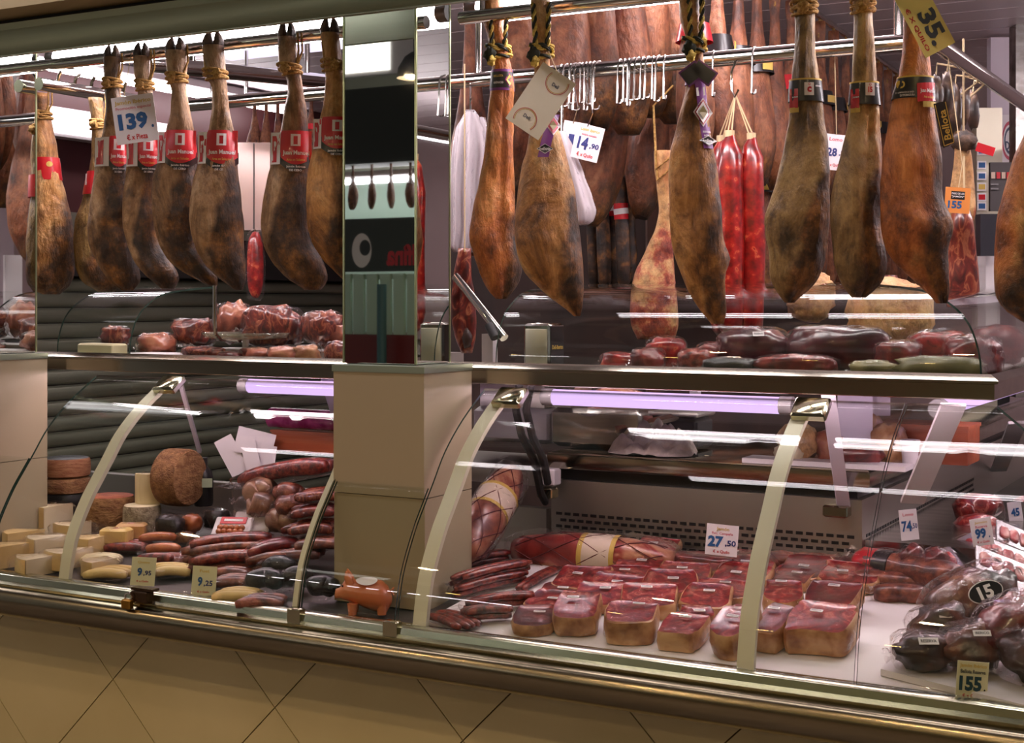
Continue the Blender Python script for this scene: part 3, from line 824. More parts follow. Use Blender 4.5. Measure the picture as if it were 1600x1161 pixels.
def band_mesh(H, za, zb, th0, th1, off, lo=None, n=18):
    mb = MB()
    def fn(u, v):
        th = th0 + (th1 - th0) * u
        b = lo(u) if lo else zb
        return H.surf(th, za + (b - za) * v, off)
    return mb.grid(fn, n, 4)
def red_band(H, za, zb, parent, uc, wflap, text='Juan Manuel', peel=True):
    """red paper collar: shiny strip, printed flap with black foot"""
    part('collar', band_mesh(H, za - .004, zb + .02, 0, 2 * math.pi, .0025, n=30), RED, parent, True)
    kk = H.d / FPX
    c, w, h = H.dims(zb)
    zl = zb - .004
    def flap(off, grow, ztop, zbot):
        def fn(u, v):
            x = uc + (u - .5) * (wflap + grow)
            bow = (1 - (2 * u - 1) ** 2)
            bb = zbot + (1 - bow) * .018
            return H.front(x, ztop + (bb - ztop) * v, off)
        return MB().grid(fn, 10, 6)
    f0 = part('black_foot', flap(.0032, .004, zb + .03, zl - .012), BLACKP, parent, True)
    f = part('printed_flap', flap(.0042, 0, za, zl + .004), RED, parent, True)
    fn = lambda u, v: H.front(u, v, .0054)
    hh = za - zl
    lettering(text, fn, uc, zl + hh * .36, wflap * .86, hh * .16, WHITEP, f, .03)
    lettering('Arte en Salazón', fn, uc, zl + hh * .18, wflap * .6, hh * .07, GOLDP, f, .01)
    lettering('Jamón Ibérico', fn, uc, zl - hh * .02, wflap * .62, hh * .075, WHITEP, f0, .02)
    lettering('DE CEBO', fn, uc, zl - hh * .115, wflap * .4, hh * .06, WHITEP, f0, .02)
    em = MB()
    for (x0, x1, y0, y1) in ((-.012, -.005, 0, 1), (.005, .012, 0, 1), (-.005, .005, .82, 1), (-.005, .005, 0, .14)):
        y0, y1 = zl + hh * (.56 + .34 * y0), zl + hh * (.56 + .34 * y1)
        em.add([fn(uc + x0, y0), fn(uc + x1, y0), fn(uc + x1, y1), fn(uc + x0, y1)], [(0, 1, 2, 3)])
    part('emblem', em, WHITEP, f)
    if peel:
        x0 = c - w * .93; x1 = uc - wflap / 2 - .002
        if x1 > x0 + .008:
            mb = MB(); mb.grid(lambda u, v: H.front(x0 + (x1 - x0) * u, za - .003 + (zb + .004 - za) * v, .0040), 4, 4)
            s_ = part('white_print_strip', mb, WHITEP, parent, True)
            m2 = MB(); m2.grid(lambda u, v: H.front(x0 + (x1 - x0) * (.15 + .5 * u), za - .012 + (zb + .018 - za) * v, .0048), 3, 4)
            part('red_print_strip', m2, RED, s_, True)

HAMS = {}
def front_ham(key, label, prof, Y, mat, seed, zk, flesh=(.45, .1), hoofy=None, side=1, fancy=False, rope=ROPE, maxh=.08, thick=.66, group='whole cured hams on the front rail'):
    H = Ham(prof, Y, seed, flesh, thick, maxh)
    c, w, h = H.dims(H.zb)
    T = thing('cured_ham', label, 'ham', H.O + RV * c + ZV * H.zb, group)
    part('ham_body', H.mesh(), mat, T, 'all')
    kk = H.d / FPX
    if hoofy: hoof(H, H.zt - .004, EYE - (hoofy - HOR) * kk, T)
    if zk is not None: rope_tie(H, EYE - (zk - HOR) * kk, ZR if key != 'L1' and key != 'L2' else Z2, T, rope, side=side, fancy=fancy)
    HAMS[key] = (H, T)
    return H, T
def zpx(H, y): return EYE - (y - HOR) * H.d / FPX
def upx(H, x): return (x - 800) * H.d / FPX

YH = 2.855
front_ham('L1', 'reddish ham with a red seal band, leftmost, against the mirrored pillar', [(146, 52, 74), (176, 52, 78), (202, 50, 83), (230, 48, 89), (278, 42, 95), (301, 36, 102), (342, 28, 112), (389, 26, 117), (430, 32, 116), (450, 48, 108), (460, 72, 92)], 3.02, HAM_R, 1, 182, (.62, .4), None, 1)
front_ham('L2', 'narrow dark ham half hidden behind the leftmost sign-bearing ham', [(153, 138, 160), (180, 142, 164), (205, 144, 170), (244, 143, 178), (308, 130, 186), (345, 117, 192), (375, 115, 196), (419, 118, 200), (442, 128, 202), (456, 156, 190)], 3.06, HAM_G, 2, 196, (.5, .3))
front_ham('L3', 'dark wrinkled ham behind the left side of the 139 sign', [(90, 162, 188), (112, 162, 189), (140, 163, 188), (165, 166, 190), (200, 163, 193), (235, 153, 199), (270, 147, 203), (325, 140, 204), (353, 137, 206), (381, 139, 209), (414, 153, 217), (438, 168, 221), (448, 181, 216), (454, 194, 206)], YH, HAM_L, 3, 132, (.48, -.05), 70, 1)
front_ham('L4', 'curved slim ham behind the right side of the 139 sign', [(88, 208, 234), (112, 209, 236), (140, 216, 239), (165, 214, 239), (200, 210, 243), (240, 202, 248), (266, 197, 248), (309, 191, 242), (353, 192, 242), (377, 197, 246), (400, 207, 259), (424, 222, 277), (440, 240, 280), (451, 256, 270)], YH, HAM_L, 4, 135, (.55, .0), 66, 1)
front_ham('L5', 'third red-banded ham with the shop seal, right of the 139 sign', [(80, 258, 291), (105, 260, 293), (125, 262, 290), (142, 269, 291), (175, 267, 297), (202, 260, 302), (246, 249, 307), (280, 239, 308), (329, 238, 305), (359, 241, 304), (383, 248, 312), (408, 262, 326), (424, 282, 336), (438, 308, 342), (446, 328, 340)], YH, HAM_L, 5, 124, (.5, .05), 58, 1)
front_ham('L6', 'broad greyish red-banded ham in front of the scale rod', [(72, 316, 350), (98, 318, 352), (118, 320, 353), (135, 331, 355), (169, 331, 358), (202, 326, 364), (246, 312, 371), (280, 302, 372), (319, 296, 375), (339, 295, 378), (365, 298, 379), (390, 306, 381), (412, 318, 383), (434, 340, 384), (447, 362, 382), (453, 370, 378)], YH, HAM_L, 6, 118, (.52, .15), 48, -1)
front_ham('L7', 'dark golden red-banded ham right of the pale steel box', [(58, 434, 462), (85, 435, 466), (108, 436, 468), (120, 448, 471), (142, 450, 473), (169, 445, 477), (202, 439, 481), (248, 425, 484), (280, 417, 484), (315, 410, 483), (349, 407, 484), (385, 411, 492), (408, 423, 505), (432, 444, 512), (446, 464, 508), (453, 480, 497)], YH, HAM_L, 7, 110, (.42, .1), 32, 1)
front_ham('L8', 'golden red-banded ham cut off by the mirrored pillar', [(52, 500, 530), (80, 503, 533), (105, 505, 535), (118, 509, 540), (162, 506, 546), (186, 500, 550), (216, 492, 556), (242, 487, 560), (270, 480, 562), (309, 478, 563), (349, 480, 564), (381, 488, 566), (404, 502, 570), (424, 522, 572), (440, 540, 568), (448, 550, 562)], YH, HAM_R, 8, 104, (.48, .3), 26, -1)
YR = 2.84
front_ham('R1', 'smooth orange ham with a purple diamond band beside the white bags', [(-8, 753, 783), (30, 754, 786), (60, 762, 790), (85, 768, 794), (111, 769, 800), (142, 767, 803), (155, 765, 802), (230, 757, 801), (287, 748, 804), (322, 739, 805), (358, 734, 807), (373, 733, 809), (401, 740, 815), (420, 746, 817), (441, 754, 812), (458, 765, 801), (467, 778, 790)], 2.93, HAM_O, 11, 80, (.8, .3), -40, -1, True)
front_ham('R2', 'golden ham behind the tilted cream card', [(-12, 828, 860), (40, 830, 861), (72, 834, 859), (95, 835, 859), (140, 834, 862), (190, 830, 870), (236, 822, 884), (259, 814, 890), (302, 808, 899), (330, 806, 903), (364, 805, 907), (395, 808, 909), (414, 815, 911), (429, 822, 911), (445, 838, 911), (460, 853, 911), (475, 873, 910), (487, 889, 909), (494, 899, 906)], YR, HAM_R, 12, 80, (.72, .15), -45, -1, True)
front_ham('R3', 'ham with a purple ribbon of diamond seals in the middle', [(-20, 1060, 1092), (30, 1062, 1094), (60, 1072, 1096), (86, 1082, 1098), (104, 1076, 1102), (144, 1070, 1104), (196, 1057, 1107), (236, 1047, 1115), (271, 1044, 1122), (333, 1046, 1127), (365, 1048, 1129), (385, 1050, 1133), (404, 1055, 1142), (415, 1059, 1138), (425, 1063, 1132), (451, 1073, 1131), (476, 1087, 1134), (490, 1098, 1135), (506, 1113, 1130)], YR, HAM_R, 13, 70, (.7, -.1), -55, -1, True)
front_ham('R4', 'olive brown ham with a black band, left of the right-hand trio', [(-30, 1238, 1272), (0, 1238, 1274), (34, 1242, 1273), (78, 1241, 1274), (116, 1236, 1280), (150, 1234, 1284), (187, 1232, 1288), (235, 1224, 1292), (281, 1214, 1295), (318, 1201, 1296), (340, 1194, 1296), (371, 1195, 1295), (390, 1201, 1293), (415, 1203, 1288), (434, 1203, 1281), (455, 1212, 1264), (466, 1220, 1248), (473, 1229, 1238)], YR, HAM_G, 14, 15, (.6, .2), -70, 1, rope=ROPE)
front_ham('R5', 'slim brown ham with a black band, middle of the right-hand trio', [(-30, 1332, 1364), (0, 1333, 1364), (28, 1334, 1363), (78, 1333, 1367), (125, 1331, 1370), (187, 1325, 1376), (234, 1315, 1378), (297, 1300, 1378), (334, 1297, 1375), (355, 1298, 1376), (371, 1300, 1380), (395, 1301, 1385), (415, 1303, 1387), (432, 1309, 1383), (449, 1317, 1374), (459, 1324, 1361), (465, 1334, 1350)], YR, HAM_G, 15, 12, (.55, .3), -70, 1, rope=ROPE)
front_ham('R6', 'large bright orange ham hung with a black ribbon, right of the trio', [(-40, 1412, 1446), (0, 1412, 1446), (31, 1412, 1448), (78, 1411, 1451), (116, 1406, 1455), (160, 1394, 1460), (187, 1389, 1463), (250, 1378, 1472), (300, 1375, 1472), (315, 1375, 1474), (330, 1375, 1481), (345, 1376, 1488), (362, 1377, 1488), (378, 1381, 1482), (396, 1387, 1480), (412, 1400, 1481), (427, 1417, 1481), (442, 1433, 1481), (456, 1448, 1480), (468, 1464, 1477), (474, 1469, 1474)], YR, HAM_O, 16, None, (.62, .25), -80, 1)
front_ham('R7', 'dark orange ham at the right edge of the picture', [(-40, 1640, 1680), (60, 1638, 1684), (140, 1620, 1690), (200, 1606, 1696), (249, 1583, 1702), (309, 1566, 1706), (343, 1558, 1706), (396, 1555, 1702), (430, 1554, 1698), (459, 1555, 1690), (484, 1567, 1676), (500, 1590, 1656), (508, 1612, 1636)], 2.62, HAM_O, 17, -20, (.5, -.2), -80, 1)

for key, y0, y1, xc, wf in (('L3', 212, 262, 190, 26), ('L4', 214, 262, 236, 30), ('L5', 203, 257, 286, 44), ('L6', 203, 258, 350, 46), ('L7', 204, 259, 465, 46), ('L8', 183, 235, 530, 48)):
    H, T = HAMS[key]
    red_band(H, zpx(H, y0 + 2), zpx(H, y1), T, upx(H, xc), wf * H.d / FPX)
for key, y0, y1, xs in (('L1', 247, 282, (60, 92)), ('L2', 268, 304, (131, 143))):
    H, T = HAMS[key]
    part('collar', band_mesh(H, zpx(H, y0), zpx(H, y1), 0, 2 * math.pi, .003, n=26), RED, T, True)
    f = lambda u, v: H.front(u, v, .0045)
    if key == 'L1':
        sb = part('seal', MB().grid(lambda u, v: f(upx(H, 83) + .008 * (v + .02) * math.cos(6.283 * u), zpx(H, 258) + .008 * (v + .02) * math.sin(6.283 * u)), 14, 1), GOLDP, T)
        mb = MB(); mb.grid(lambda u, v: f(upx(H, 56 + 12 * u), zpx(H, 276 + 12 * v)), 3, 3); part('red_flap', mb, RED, T)
    else:
        mb = MB(); x = upx(H, 139)
        mb.add([f(x - .006, zpx(H, 272)), f(x + .001, zpx(H, 272)), f(x + .001, zpx(H, 290)), f(x - .006, zpx(H, 290))], [(0, 1, 2, 3)]); part('white_mark', mb, WHITEP, T)

# purple bands, ribbons and seals
def diamond(fn, u, v, a, b):
    return MB().add([fn(u - a, v), fn(u, v - b), fn(u + a, v), fn(u, v + b)], [(0, 1, 2, 3)])
def flat_fn(H, off): return lambda u, v: H.front(u, v, off)
H, T = HAMS['R1']; k = H.d / FPX
part('collar', band_mesh(H, zpx(H, 110), zpx(H, 143), 0, 6.283, .0025, lambda u: zpx(H, 143)), PURPLE, T, True)
part('collar_center', band_mesh(H, zpx(H, 114), zpx(H, 139), 0, 6.283, .0035), BLACKP, T, True)
f5 = flat_fn(H, .006)
part('seal', diamond(flat_fn(H, .0048), upx(H, 796), zpx(H, 127), 7 * k, 11 * k), PINKP, T)
part('seal', diamond(f5, upx(H, 796.5), zpx(H, 127), 5.5 * k, 9 * k), GOLDP, T)
lettering('BELLOTA', f5, upx(H, 779), zpx(H, 121), 15 * k, 3.5 * k, GOLDP, T, .02); lettering('IBÉRICO', f5, upx(H, 779), zpx(H, 131), 15 * k, 4 * k, WHITEP, T, .02)
def ribbon(H, T, pts, w, mat, off=.004, name='ribbon'):
    mb = MB(); n = len(pts) - 1
    def fn(u, v):
        i = min(int(v * n), n - 1); t = v * n - i
        x = pts[i][0] + (pts[i + 1][0] - pts[i][0]) * t; y = pts[i][1] + (pts[i + 1][1] - pts[i][1]) * t
        return H.front(upx(H, x) + (u - .5) * w, zpx(H, y), off)
    return part(name, mb.grid(fn, 3, n * 3), mat, T, True)
H, T = HAMS['R3']; k = H.d / FPX
part('collar', band_mesh(H, zpx(H, 104), zpx(H, 134), 0, 6.283, .0025), PURPLE, T, True)
def tabx(x0, y0, x1, y1, w, mats, nm):
    a = Vector((x0, y0)); b = Vector((x1, y1)); dr = (b - a).normalized(); pr = Vector((-dr.y, dr.x))
    def mk(hw, off, i0, i1):
        mb = MB(); d = H.d
        c, ww, hh = H.dims(zpx(H, 118))
        P = lambda q: H.O + RV * upx(H, q.x) - FV * (hh + off) + ZV * zpx(H, q.y)
        return mb.add([P(a + dr * i0 + pr * hw), P(b - dr * i1 + pr * hw), P(b - dr * i1 - pr * hw), P(a + dr * i0 - pr * hw)], [(0, 1, 2, 3)])
    t_ = part(nm, mk(w, .008, 0, 0), PURPLE, T); part(nm + '_print', mk(w * .8, .0092, 1, 2.5), BLACKP, t_)
    return t_
tabx(1066, 128, 1092, 108, 14, None, 'band_tail'); tabx(1082, 106, 1112, 128, 13, None, 'band_tail')
rb = ribbon(H, T, [(1091, 128), (1095, 160), (1099, 200), (1105, 234)], 17 * k, PURPLE, .006)
f7 = flat_fn(H, .0075); f8 = flat_fn(H, .0085); f9 = flat_fn(H, .0095)
part('white_tag', MB().add([f7(upx(H, 1085), zpx(H, 140)), f7(upx(H, 1099), zpx(H, 138)), f7(upx(H, 1100), zpx(H, 151)), f7(upx(H, 1086), zpx(H, 153))], [(0, 1, 2, 3)]), WHITEP, T)
sd = part('diamond_seal', diamond(f7, upx(H, 1096), zpx(H, 178), 16 * k, 23 * k), WHITEP, T)
part('diamond_ring', diamond(f8, upx(H, 1096), zpx(H, 178), 13.5 * k, 20 * k), M('rose_print', (206, 90, 110), rough=.5), sd)
part('diamond_field', diamond(f9, upx(H, 1096), zpx(H, 178), 11.5 * k, 17.5 * k), WHITEP, sd)
part('diamond_core', diamond(flat_fn(H, .0102), upx(H, 1096), zpx(H, 178), 7 * k, 11 * k), M('bronze_print', (128, 110, 60), rough=.5), sd)
lettering('SELECCIÓN', f8, upx(H, 1102), zpx(H, 208), 14 * k, 3.5 * k, WHITEP, T, .02)
lettering('IBÉRICA', f8, upx(H, 1103), zpx(H, 214), 12 * k, 3.5 * k, WHITEP, T, .02)
sd = part('diamond_label', diamond(f8, upx(H, 1104), zpx(H, 222), 15 * k, 8 * k), WHITEP, T)
part('diamond_field', diamond(f9, upx(H, 1104), zpx(H, 222), 13 * k, 6.8 * k), BLACKP, sd)
lettering('bellota', flat_fn(H, .0105), upx(H, 1104), zpx(H, 222), 18 * k, 5 * k, WHITEP, sd, .02)
H, T = HAMS['R2']; k = H.d / FPX
f7 = flat_fn(H, .0075); f8 = flat_fn(H, .0085); f9 = flat_fn(H, .0095)
ribbon(H, T, [(866, 180), (860, 200), (853, 224), (848, 248)], 17 * k, PURPLE, .006)
sd = part('diamond_seal', diamond(f7, upx(H, 864), zpx(H, 198), 12 * k, 16 * k), WHITEP, T)
part('diamond_ring', diamond(f8, upx(H, 864), zpx(H, 198), 10 * k, 13.5 * k), M('rose_print', (206, 90, 110)), sd)
part('diamond_core', diamond(f9, upx(H, 864), zpx(H, 198), 6 * k, 8 * k), M('bronze_print', (128, 110, 60)), sd)
sd = part('diamond_label', diamond(f8, upx(H, 851), zpx(H, 235), 13 * k, 8 * k), WHITEP, T)
part('diamond_field', diamond(f9, upx(H, 851), zpx(H, 235), 11.5 * k, 6.8 * k), BLACKP, sd)
lettering('bellota', flat_fn(H, .0105), upx(H, 851), zpx(H, 235), 17 * k, 5 * k, WHITEP, sd, .02)
# black bands of the right-hand trio
for key, y0, y1, rx, wx, mark in (('R4', 126, 160, 1238, 1259, 'c'), ('R5', 130, 165, 1333, 1354, '15'), ('R6', 122, 156, 1442, 1402, '')):
    H, T = HAMS[key]; k = H.d / FPX
    part('collar', band_mesh(H, zpx(H, y0), zpx(H, y1), 0, 6.283, .003, n=26), BLACKP, T, True)
    part('collar_edge', band_mesh(H, zpx(H, y0 - 1), zpx(H, y0 + 1.5), 0, 6.283, .0036, n=26), GOLDP, T, True)
    f5 = flat_fn(H, .005); f6 = flat_fn(H, .0062)
    if key != 'R6':
        mb = MB(); mb.grid(lambda u, v: f5(upx(H, rx - 6 + 11 * u), zpx(H, 141 + 30 * v)), 3, 3); fl = part('red_flap', mb, RED, T)
        lettering('Juan', f6, upx(H, rx), zpx(H, 154), 9 * k, 4.5 * k, WHITEP, fl)
        mb = MB(); mb.grid(lambda u, v: f5(upx(H, rx - 6 + 12 * u), zpx(H, 170 + 8 * v)), 2, 1); part('gold_foot', mb, GOLDP, T)
        mb = MB(); mb.grid(lambda u, v: f5(upx(H, wx - 7 + 15 * u), zpx(H, 132 + 20 * v)), 2, 1); wp = part('white_square', mb, WHITEP, T)
        lettering(mark, f6, upx(H, wx + .5), zpx(H, 143), 7 * k, 9 * k, RED, wp, .05)
        lettering('®', f6, upx(H, wx + .5), zpx(H, 135), 4 * k, 4 * k, RED, wp, .03)
        lettering('IBÉRICO', f6, upx(H, wx + 15), zpx(H, 137), 9 * k, 3 * k, WHITEP, T, .02)
    else:
        mb = MB(); mb.grid(lambda u, v: f5(upx(H, 1425 + 33 * u), zpx(H, 134 - 3 * u + 29 * v)), 5, 3); fl = part('red_flap', mb, RED, T)
        lettering('Juan Manuel', f6, upx(H, 1443), zpx(H, 146), 27 * k, 8 * k, WHITEP, fl, .03)
        lettering('Arte en Salazón', f6, upx(H, 1445), zpx(H, 155), 20 * k, 4 * k, GOLDP, fl)
        mb = MB(); mb.grid(lambda u, v: f5(upx(H, 1434 + 26 * u), zpx(H, 162 + 9 * v)), 4, 1); part('gold_foot', mb, GOLDP, T)
        part('seal', MB().grid(lambda u, v: f5(upx(H, 1403) + .007 * (v + .02) * math.cos(6.283 * u), zpx(H, 134) + .008 * (v + .02) * math.sin(6.283 * u)), 14, 1), GOLDP, T)
        lettering('DENOMINACIÓN DE ORIGEN', f6, upx(H, 1408), zpx(H, 147), 24 * k, 3.4 * k, WHITEP, T); lettering('EXTREMADURA', f6, upx(H, 1411), zpx(H, 152), 20 * k, 3.4 * k, WHITEP, T)
        # hanging black ribbon with gold lettering
        P = lambda x, y, o=0: H.O + RV * upx(H, x) - FV * (H.maxh * .95 + .004 + o) + ZV * zpx(H, y)
        rbm = MB().add([P(1440, 171), P(1459, 166), P(1472, 230), P(1455, 237)], [(0, 1, 2, 3)]).add([P(1440, 171, -.002), P(1459, 166, -.002), P(1472, 230, -.002), P(1455, 237, -.002)], [(3, 2, 1, 0)])
        rb = part('black_ribbon', rbm, BLACKP, T)
        e = MB()
        for (a, b) in (((1442, 173), (1456, 235)), ((1457.5, 168), (1470.5, 229)), ((1456, 235), (1470.5, 229.5))):
            e.tube([P(*a, .001), P(*b, .001)], .0007, 4)
        part('gold_edge', e, GOLDP, rb)
        dv = Vector((14, 64)).normalized()
        def rf(u, v):   # u runs up the ribbon, v across
            q = Vector((1457, 203)) - dv * u + Vector((dv.y, -dv.x)) * (-v)
            return P(q.x, q.y, .0015)
        vs, fs = text_mesh('Bellota', .02)
        part('lettering', MB().add([rf(a * 46, b * 11) for a, b in vs], fs), GOLDP, rb)

# ------------------------------------------------------------------ hams further back
def back_ham_mesh(seed):
    prof = [(0, -.022, .022), (.05, -.025, .024), (.09, -.018, .019), (.20, -.024, .026), (.30, -.045, .042), (.42, -.075, .070), (.55, -.092, .085), (.64, -.085, .088), (.72, -.055, .072), (.77, -.018, .045)]
    n, seg = 22, 16; mb = MB(); rings = []; zone = []
    for i in range(n + 1):
        z = .77 * i / n
        l, r = lerp_prof([(-a, b, c) for a, b, c in prof], -z)
        ring = []
        for j in range(seg):
            th = 2 * math.pi * j / seg; w = (r - l) / 2; h = w * (1 - .32 * min(1, z / .4))
            q = Vector((math.cos(th) * 1.2, math.sin(th) * 1.2, z * 5)) + Vector((seed * 9, 0, 0))
            k = 1 + .16 * mnoise.noise(q)
            ring.append(Vector(((l + r) / 2 + w * k * math.cos(th), h * k * math.sin(th), -z)))
            zone.append(max(0, min(1, (z - .5) * 3 + .3 * math.cos(th))))
        rings.append(ring)
    mb.loft(rings); mb.zone = zone
    return mb
PROTO = []
def back_ham(p, yaw, label, group, kind, mat=HAM_B, band=None, scale=1.0, tilt=0.0):
    """p = point where it hangs; copies share the meshes of three prototypes"""
    key = (kind, mat.name, band)
    for k, o in PROTO:
        if k == key:
            c = copy_tree(o); break
    else:
        c = thing('hanging_ham', label, 'ham', (0, 0, 0), group)
        part('ham_body', back_ham_mesh(kind), mat, c, 'all')
        part('rope_loop', MB().tube([(-.02, 0, -.07), (-.012, 0, .01), (0, 0, .03), (.012, 0, .01), (.02, 0, -.07)], .004, 5), ROPE, c, True)
        if band:
            r = MB(); rr = []
            for z, w in ((-.30, .052), (-.36, .066)):
                rr.append([Vector((w * 1.06 * math.cos(a), w * .93 * math.sin(a), z)) for a in [2 * math.pi * k / 16 for k in range(16)]])
            part('collar', r.loft(rr, False, False), {'red': RED, 'black': BLACKP, 'purple': PURPLE}[band], c, True)
            if band == 'black':
                r = MB(); r.loft([[Vector((.072 * math.cos(a), .063 * math.sin(a), z)) for a in [-2.2 + .12 * k for k in range(7)]] for z in (-.322, -.352)], False, False, False)
                part('gold_seal', r, GOLDP, c)
        PROTO.append((key, c))
    c.location = p; c.rotation_euler = (0, tilt, yaw); c.scale = (scale,) * 3
    tag(c, label, 'ham', group)
    return c
G1 = 'hams on the upper back rail'; G2 = 'hams on the rail running into the stall'; G3 = 'hams on the lower back rail'; G4 = 'hams at the far back left'
bx = [(812, 4.5), (885, 4.3), (928, 4.35), (975, 4.5), (1012, 4.6), (1046, 4.7)]
rail('upper back rail carrying large hams', [atD(780, -195, 4.35), atD(1075, -185, 4.75)], .018)
for i, (px, d) in enumerate(bx):
    back_ham(atD(px, -190, d), .5 + .5 * math.sin(i * 2.1), 'large brown ham behind the hook rail, %s from the pillar' % ORD[i], G1, i % 3, HAM_B, [None, None, 'purple', 'purple', 'black', 'black'][i], 1.0 + .05 * (i % 2))
for i, (px, py, d, t) in enumerate([(900, -30, 4.75, .35), (955, -20, 5.0, .32), (1004, -12, 4.75, .30), (1052, -5, 5.0, .28), (920, 20, 5.3, .4), (988, 25, 5.35, .35), (845, -20, 5.0, .1), (735, -10, 4.4, 0)]):
    back_ham(atD(px, py, d), YAW + .3 * i, ['tilted ham behind the blank cream card', 'tilted ham over the 14,90 tag', 'tilted ham right of the 14,90 tag', 'tilted ham left of the purple ribbon', 'low tilted ham bottom above the dark sausages', 'low tilted ham bottom above the doorway', 'ham glimpsed between the orange and golden hams', 'brown ham behind the bundle of white bags'][i], G1, i % 3, HAM_B, None, 1.05, t)
# two tiers running away from the viewer
def row_pts(px0, d0, px1, d1, z):
    A, B = atD(px0, 0, d0), atD(px1, 0, d1); A.z = B.z = z
    return A, B
A, B = row_pts(1085, 4.25, 1415, 7.2, 2.60)
rail('high far rail running into the stall', [A + ZV * .02, B + ZV * .02], .014)
for i in range(16):
    back_ham(A.lerp(B, i / 15), YAW + 1.2 + .4 * math.sin(i * 1.7), 'ham in the high receding row, %s from the ribboned ham' % ORD[i], G2, i % 3, HAM_B, ['red', 'black', 'black', 'black', None][i % 5], .92)
A, B = row_pts(1125, 5.0, 1418, 7.6, 2.24)
rail('low far rail running into the stall', [A + ZV * .02, B + ZV * .02], .014, [(A + ZV * .02, A + ZV * .45, .008), (B + ZV * .02, B + ZV * .45, .008)])
for i in range(14):
    back_ham(A.lerp(B, i / 13), YAW + 1.0 + .5 * math.sin(i * 2.3), 'ham in the low receding row behind the red sausages, %s from the left' % ORD[i], G3, (i + 1) % 3, HAM_B, [None, None, 'black', None, 'black', 'red'][i % 6], .92)
rail('thin far rail above the pale steel box', [atD(385, 148, 6.3), atD(520, 145, 6.3)], .010, [(atD(385, 148, 6.3), atD(385, 40, 6.3), .008), (atD(520, 145, 6.3), atD(520, 40, 6.3), .008)])
rail('thin far rail above the doorway', [atD(985, 58, 6.1), atD(1065, 58, 6.1)], .010, [(atD(985, 58, 6.1), atD(985, 20, 6.1), .008)])
for i, (px, py, d) in enumerate([(398, 152, 6.3), (416, 152, 6.3), (434, 151, 6.3), (486, 149, 6.3), (508, 149, 6.3), (1005, 66, 6.1), (1042, 66, 6.1)]):
    back_ham(atD(px, py, d), YAW + i, ['small far ham above the pale steel box, left one', 'small far ham above the pale steel box, middle one', 'small far ham above the pale steel box, right one', 'small far ham between the two hams next to the pillar', 'small far ham just left of the mirrored pillar', 'far ham under the hook rail', 'far ham beside the ribboned ham'][i], G4, i % 3, HAM_B, 'red' if i == 3 else None, .42 if i < 5 else .8)

# ------------------------------------------------------------------ builders for food
def axes(yaw, pitch=0.0):
    a = math.radians(yaw); u = XV * math.cos(a) + YV * math.sin(a); w = -XV * math.sin(a) + YV * math.cos(a)
    p = math.radians(pitch); u2 = u * math.cos(p) + ZV * math.sin(p); n = -u * math.sin(p) + ZV * math.cos(p)
    return u2, w, n
SEED = [100]
def nseed():
    SEED[0] += 1; return SEED[0]
def film_over(c, rx, ry, rz, ax, parent, mat=FILM, flange=True):
    sd = nseed(); mb = MB()
    mb.ball(c, rx * 1.06, ry * 1.08, rz * 1.08, 18, 10, ax, .10, sd, .55)
    part('film', mb, mat, parent, 'all')
    if flange:
        e = MB(); u, w, n = ax; sg = 1 if sd % 2 else -1
        def fn(a, b):
            k = mnoise.noise(Vector((a * 3, b * 4, sd))) * .35
            return c + u * sg * rx * (.92 + .34 * a) + w * ry * (b * 2 - 1) * (1 - .15 * a + .2 * k) + n * rz * (-.3 + k + .25 * math.sin(b * 9 + sd))
        part('film_flap', e.grid(fn, 4, 8), mat, parent, 'all')
def sticker(c, u, w, n, hx, hy, parent, st=None, mat=WHITEP):
    s_ = part('sticker', MB().obox(c, u, w, n, hx, hy, .0007), mat, parent)
    if st:
        vs, fs = text_mesh(st, .02)
        part('lettering', MB().add([c + u * (a * hx * 1.6) + w * (b * hy * .9) + n * .0012 for a, b in vs], fs), BLACKP, s_)
    return s_
def lump(name, label, cat, c, r, mat, yaw=0, pitch=0, film=True, tag_=None, group=None, jit=.28, power=.75, fmat=FILM):
    """irregular piece of meat in a clear bag; c is the centre of its underside"""
    ax = axes(yaw, pitch); c = Vector(c) + ZV * r[2]
    T = thing(name, label, cat, c - ZV * r[2], group)
    part('meat' if cat in ('meat', 'ham') else 'body', MB().ball(c, r[0], r[1], r[2], 20, 12, ax, jit, nseed(), power), mat, T, 'all')
    if film: film_over(c, r[0], r[1], r[2], ax, T, fmat)
    if tag_:
        u, w, n = ax
        q = c + ax[2] * r[2] * .62 - FV * r[1] * .72
        nn = (ZV * .7 - FV * .7).normalized(); uu = RV; sticker(q - FV * .012 + ZV * .008, uu, nn.cross(uu), nn, tag_[0], tag_[1], T, tag_[2] if len(tag_) > 2 else None)
    return T
def sausage_mb(a, b, r, bend=0.0, seed=0, n=10):
    a, b = Vector(a), Vector(b); mb = MB(); pts = []; rr = []
    for i in range(n + 1):
        t = i / n
        p = a.lerp(b, t) + ZV * bend * math.sin(math.pi * t) + Vector((mnoise.noise(Vector((t * 3, seed, 0))), mnoise.noise(Vector((t * 3, seed, 5))), 0)) * r * .5
        pts.append(p); rr.append(r * max(.25, min(1, 1.35 * math.sin(math.pi * (.06 + .88 * t)) ** .45)) * (1 + .08 * mnoise.noise(Vector((t * 6, seed, 9)))))
    return mb.tube(pts, rr, 10)
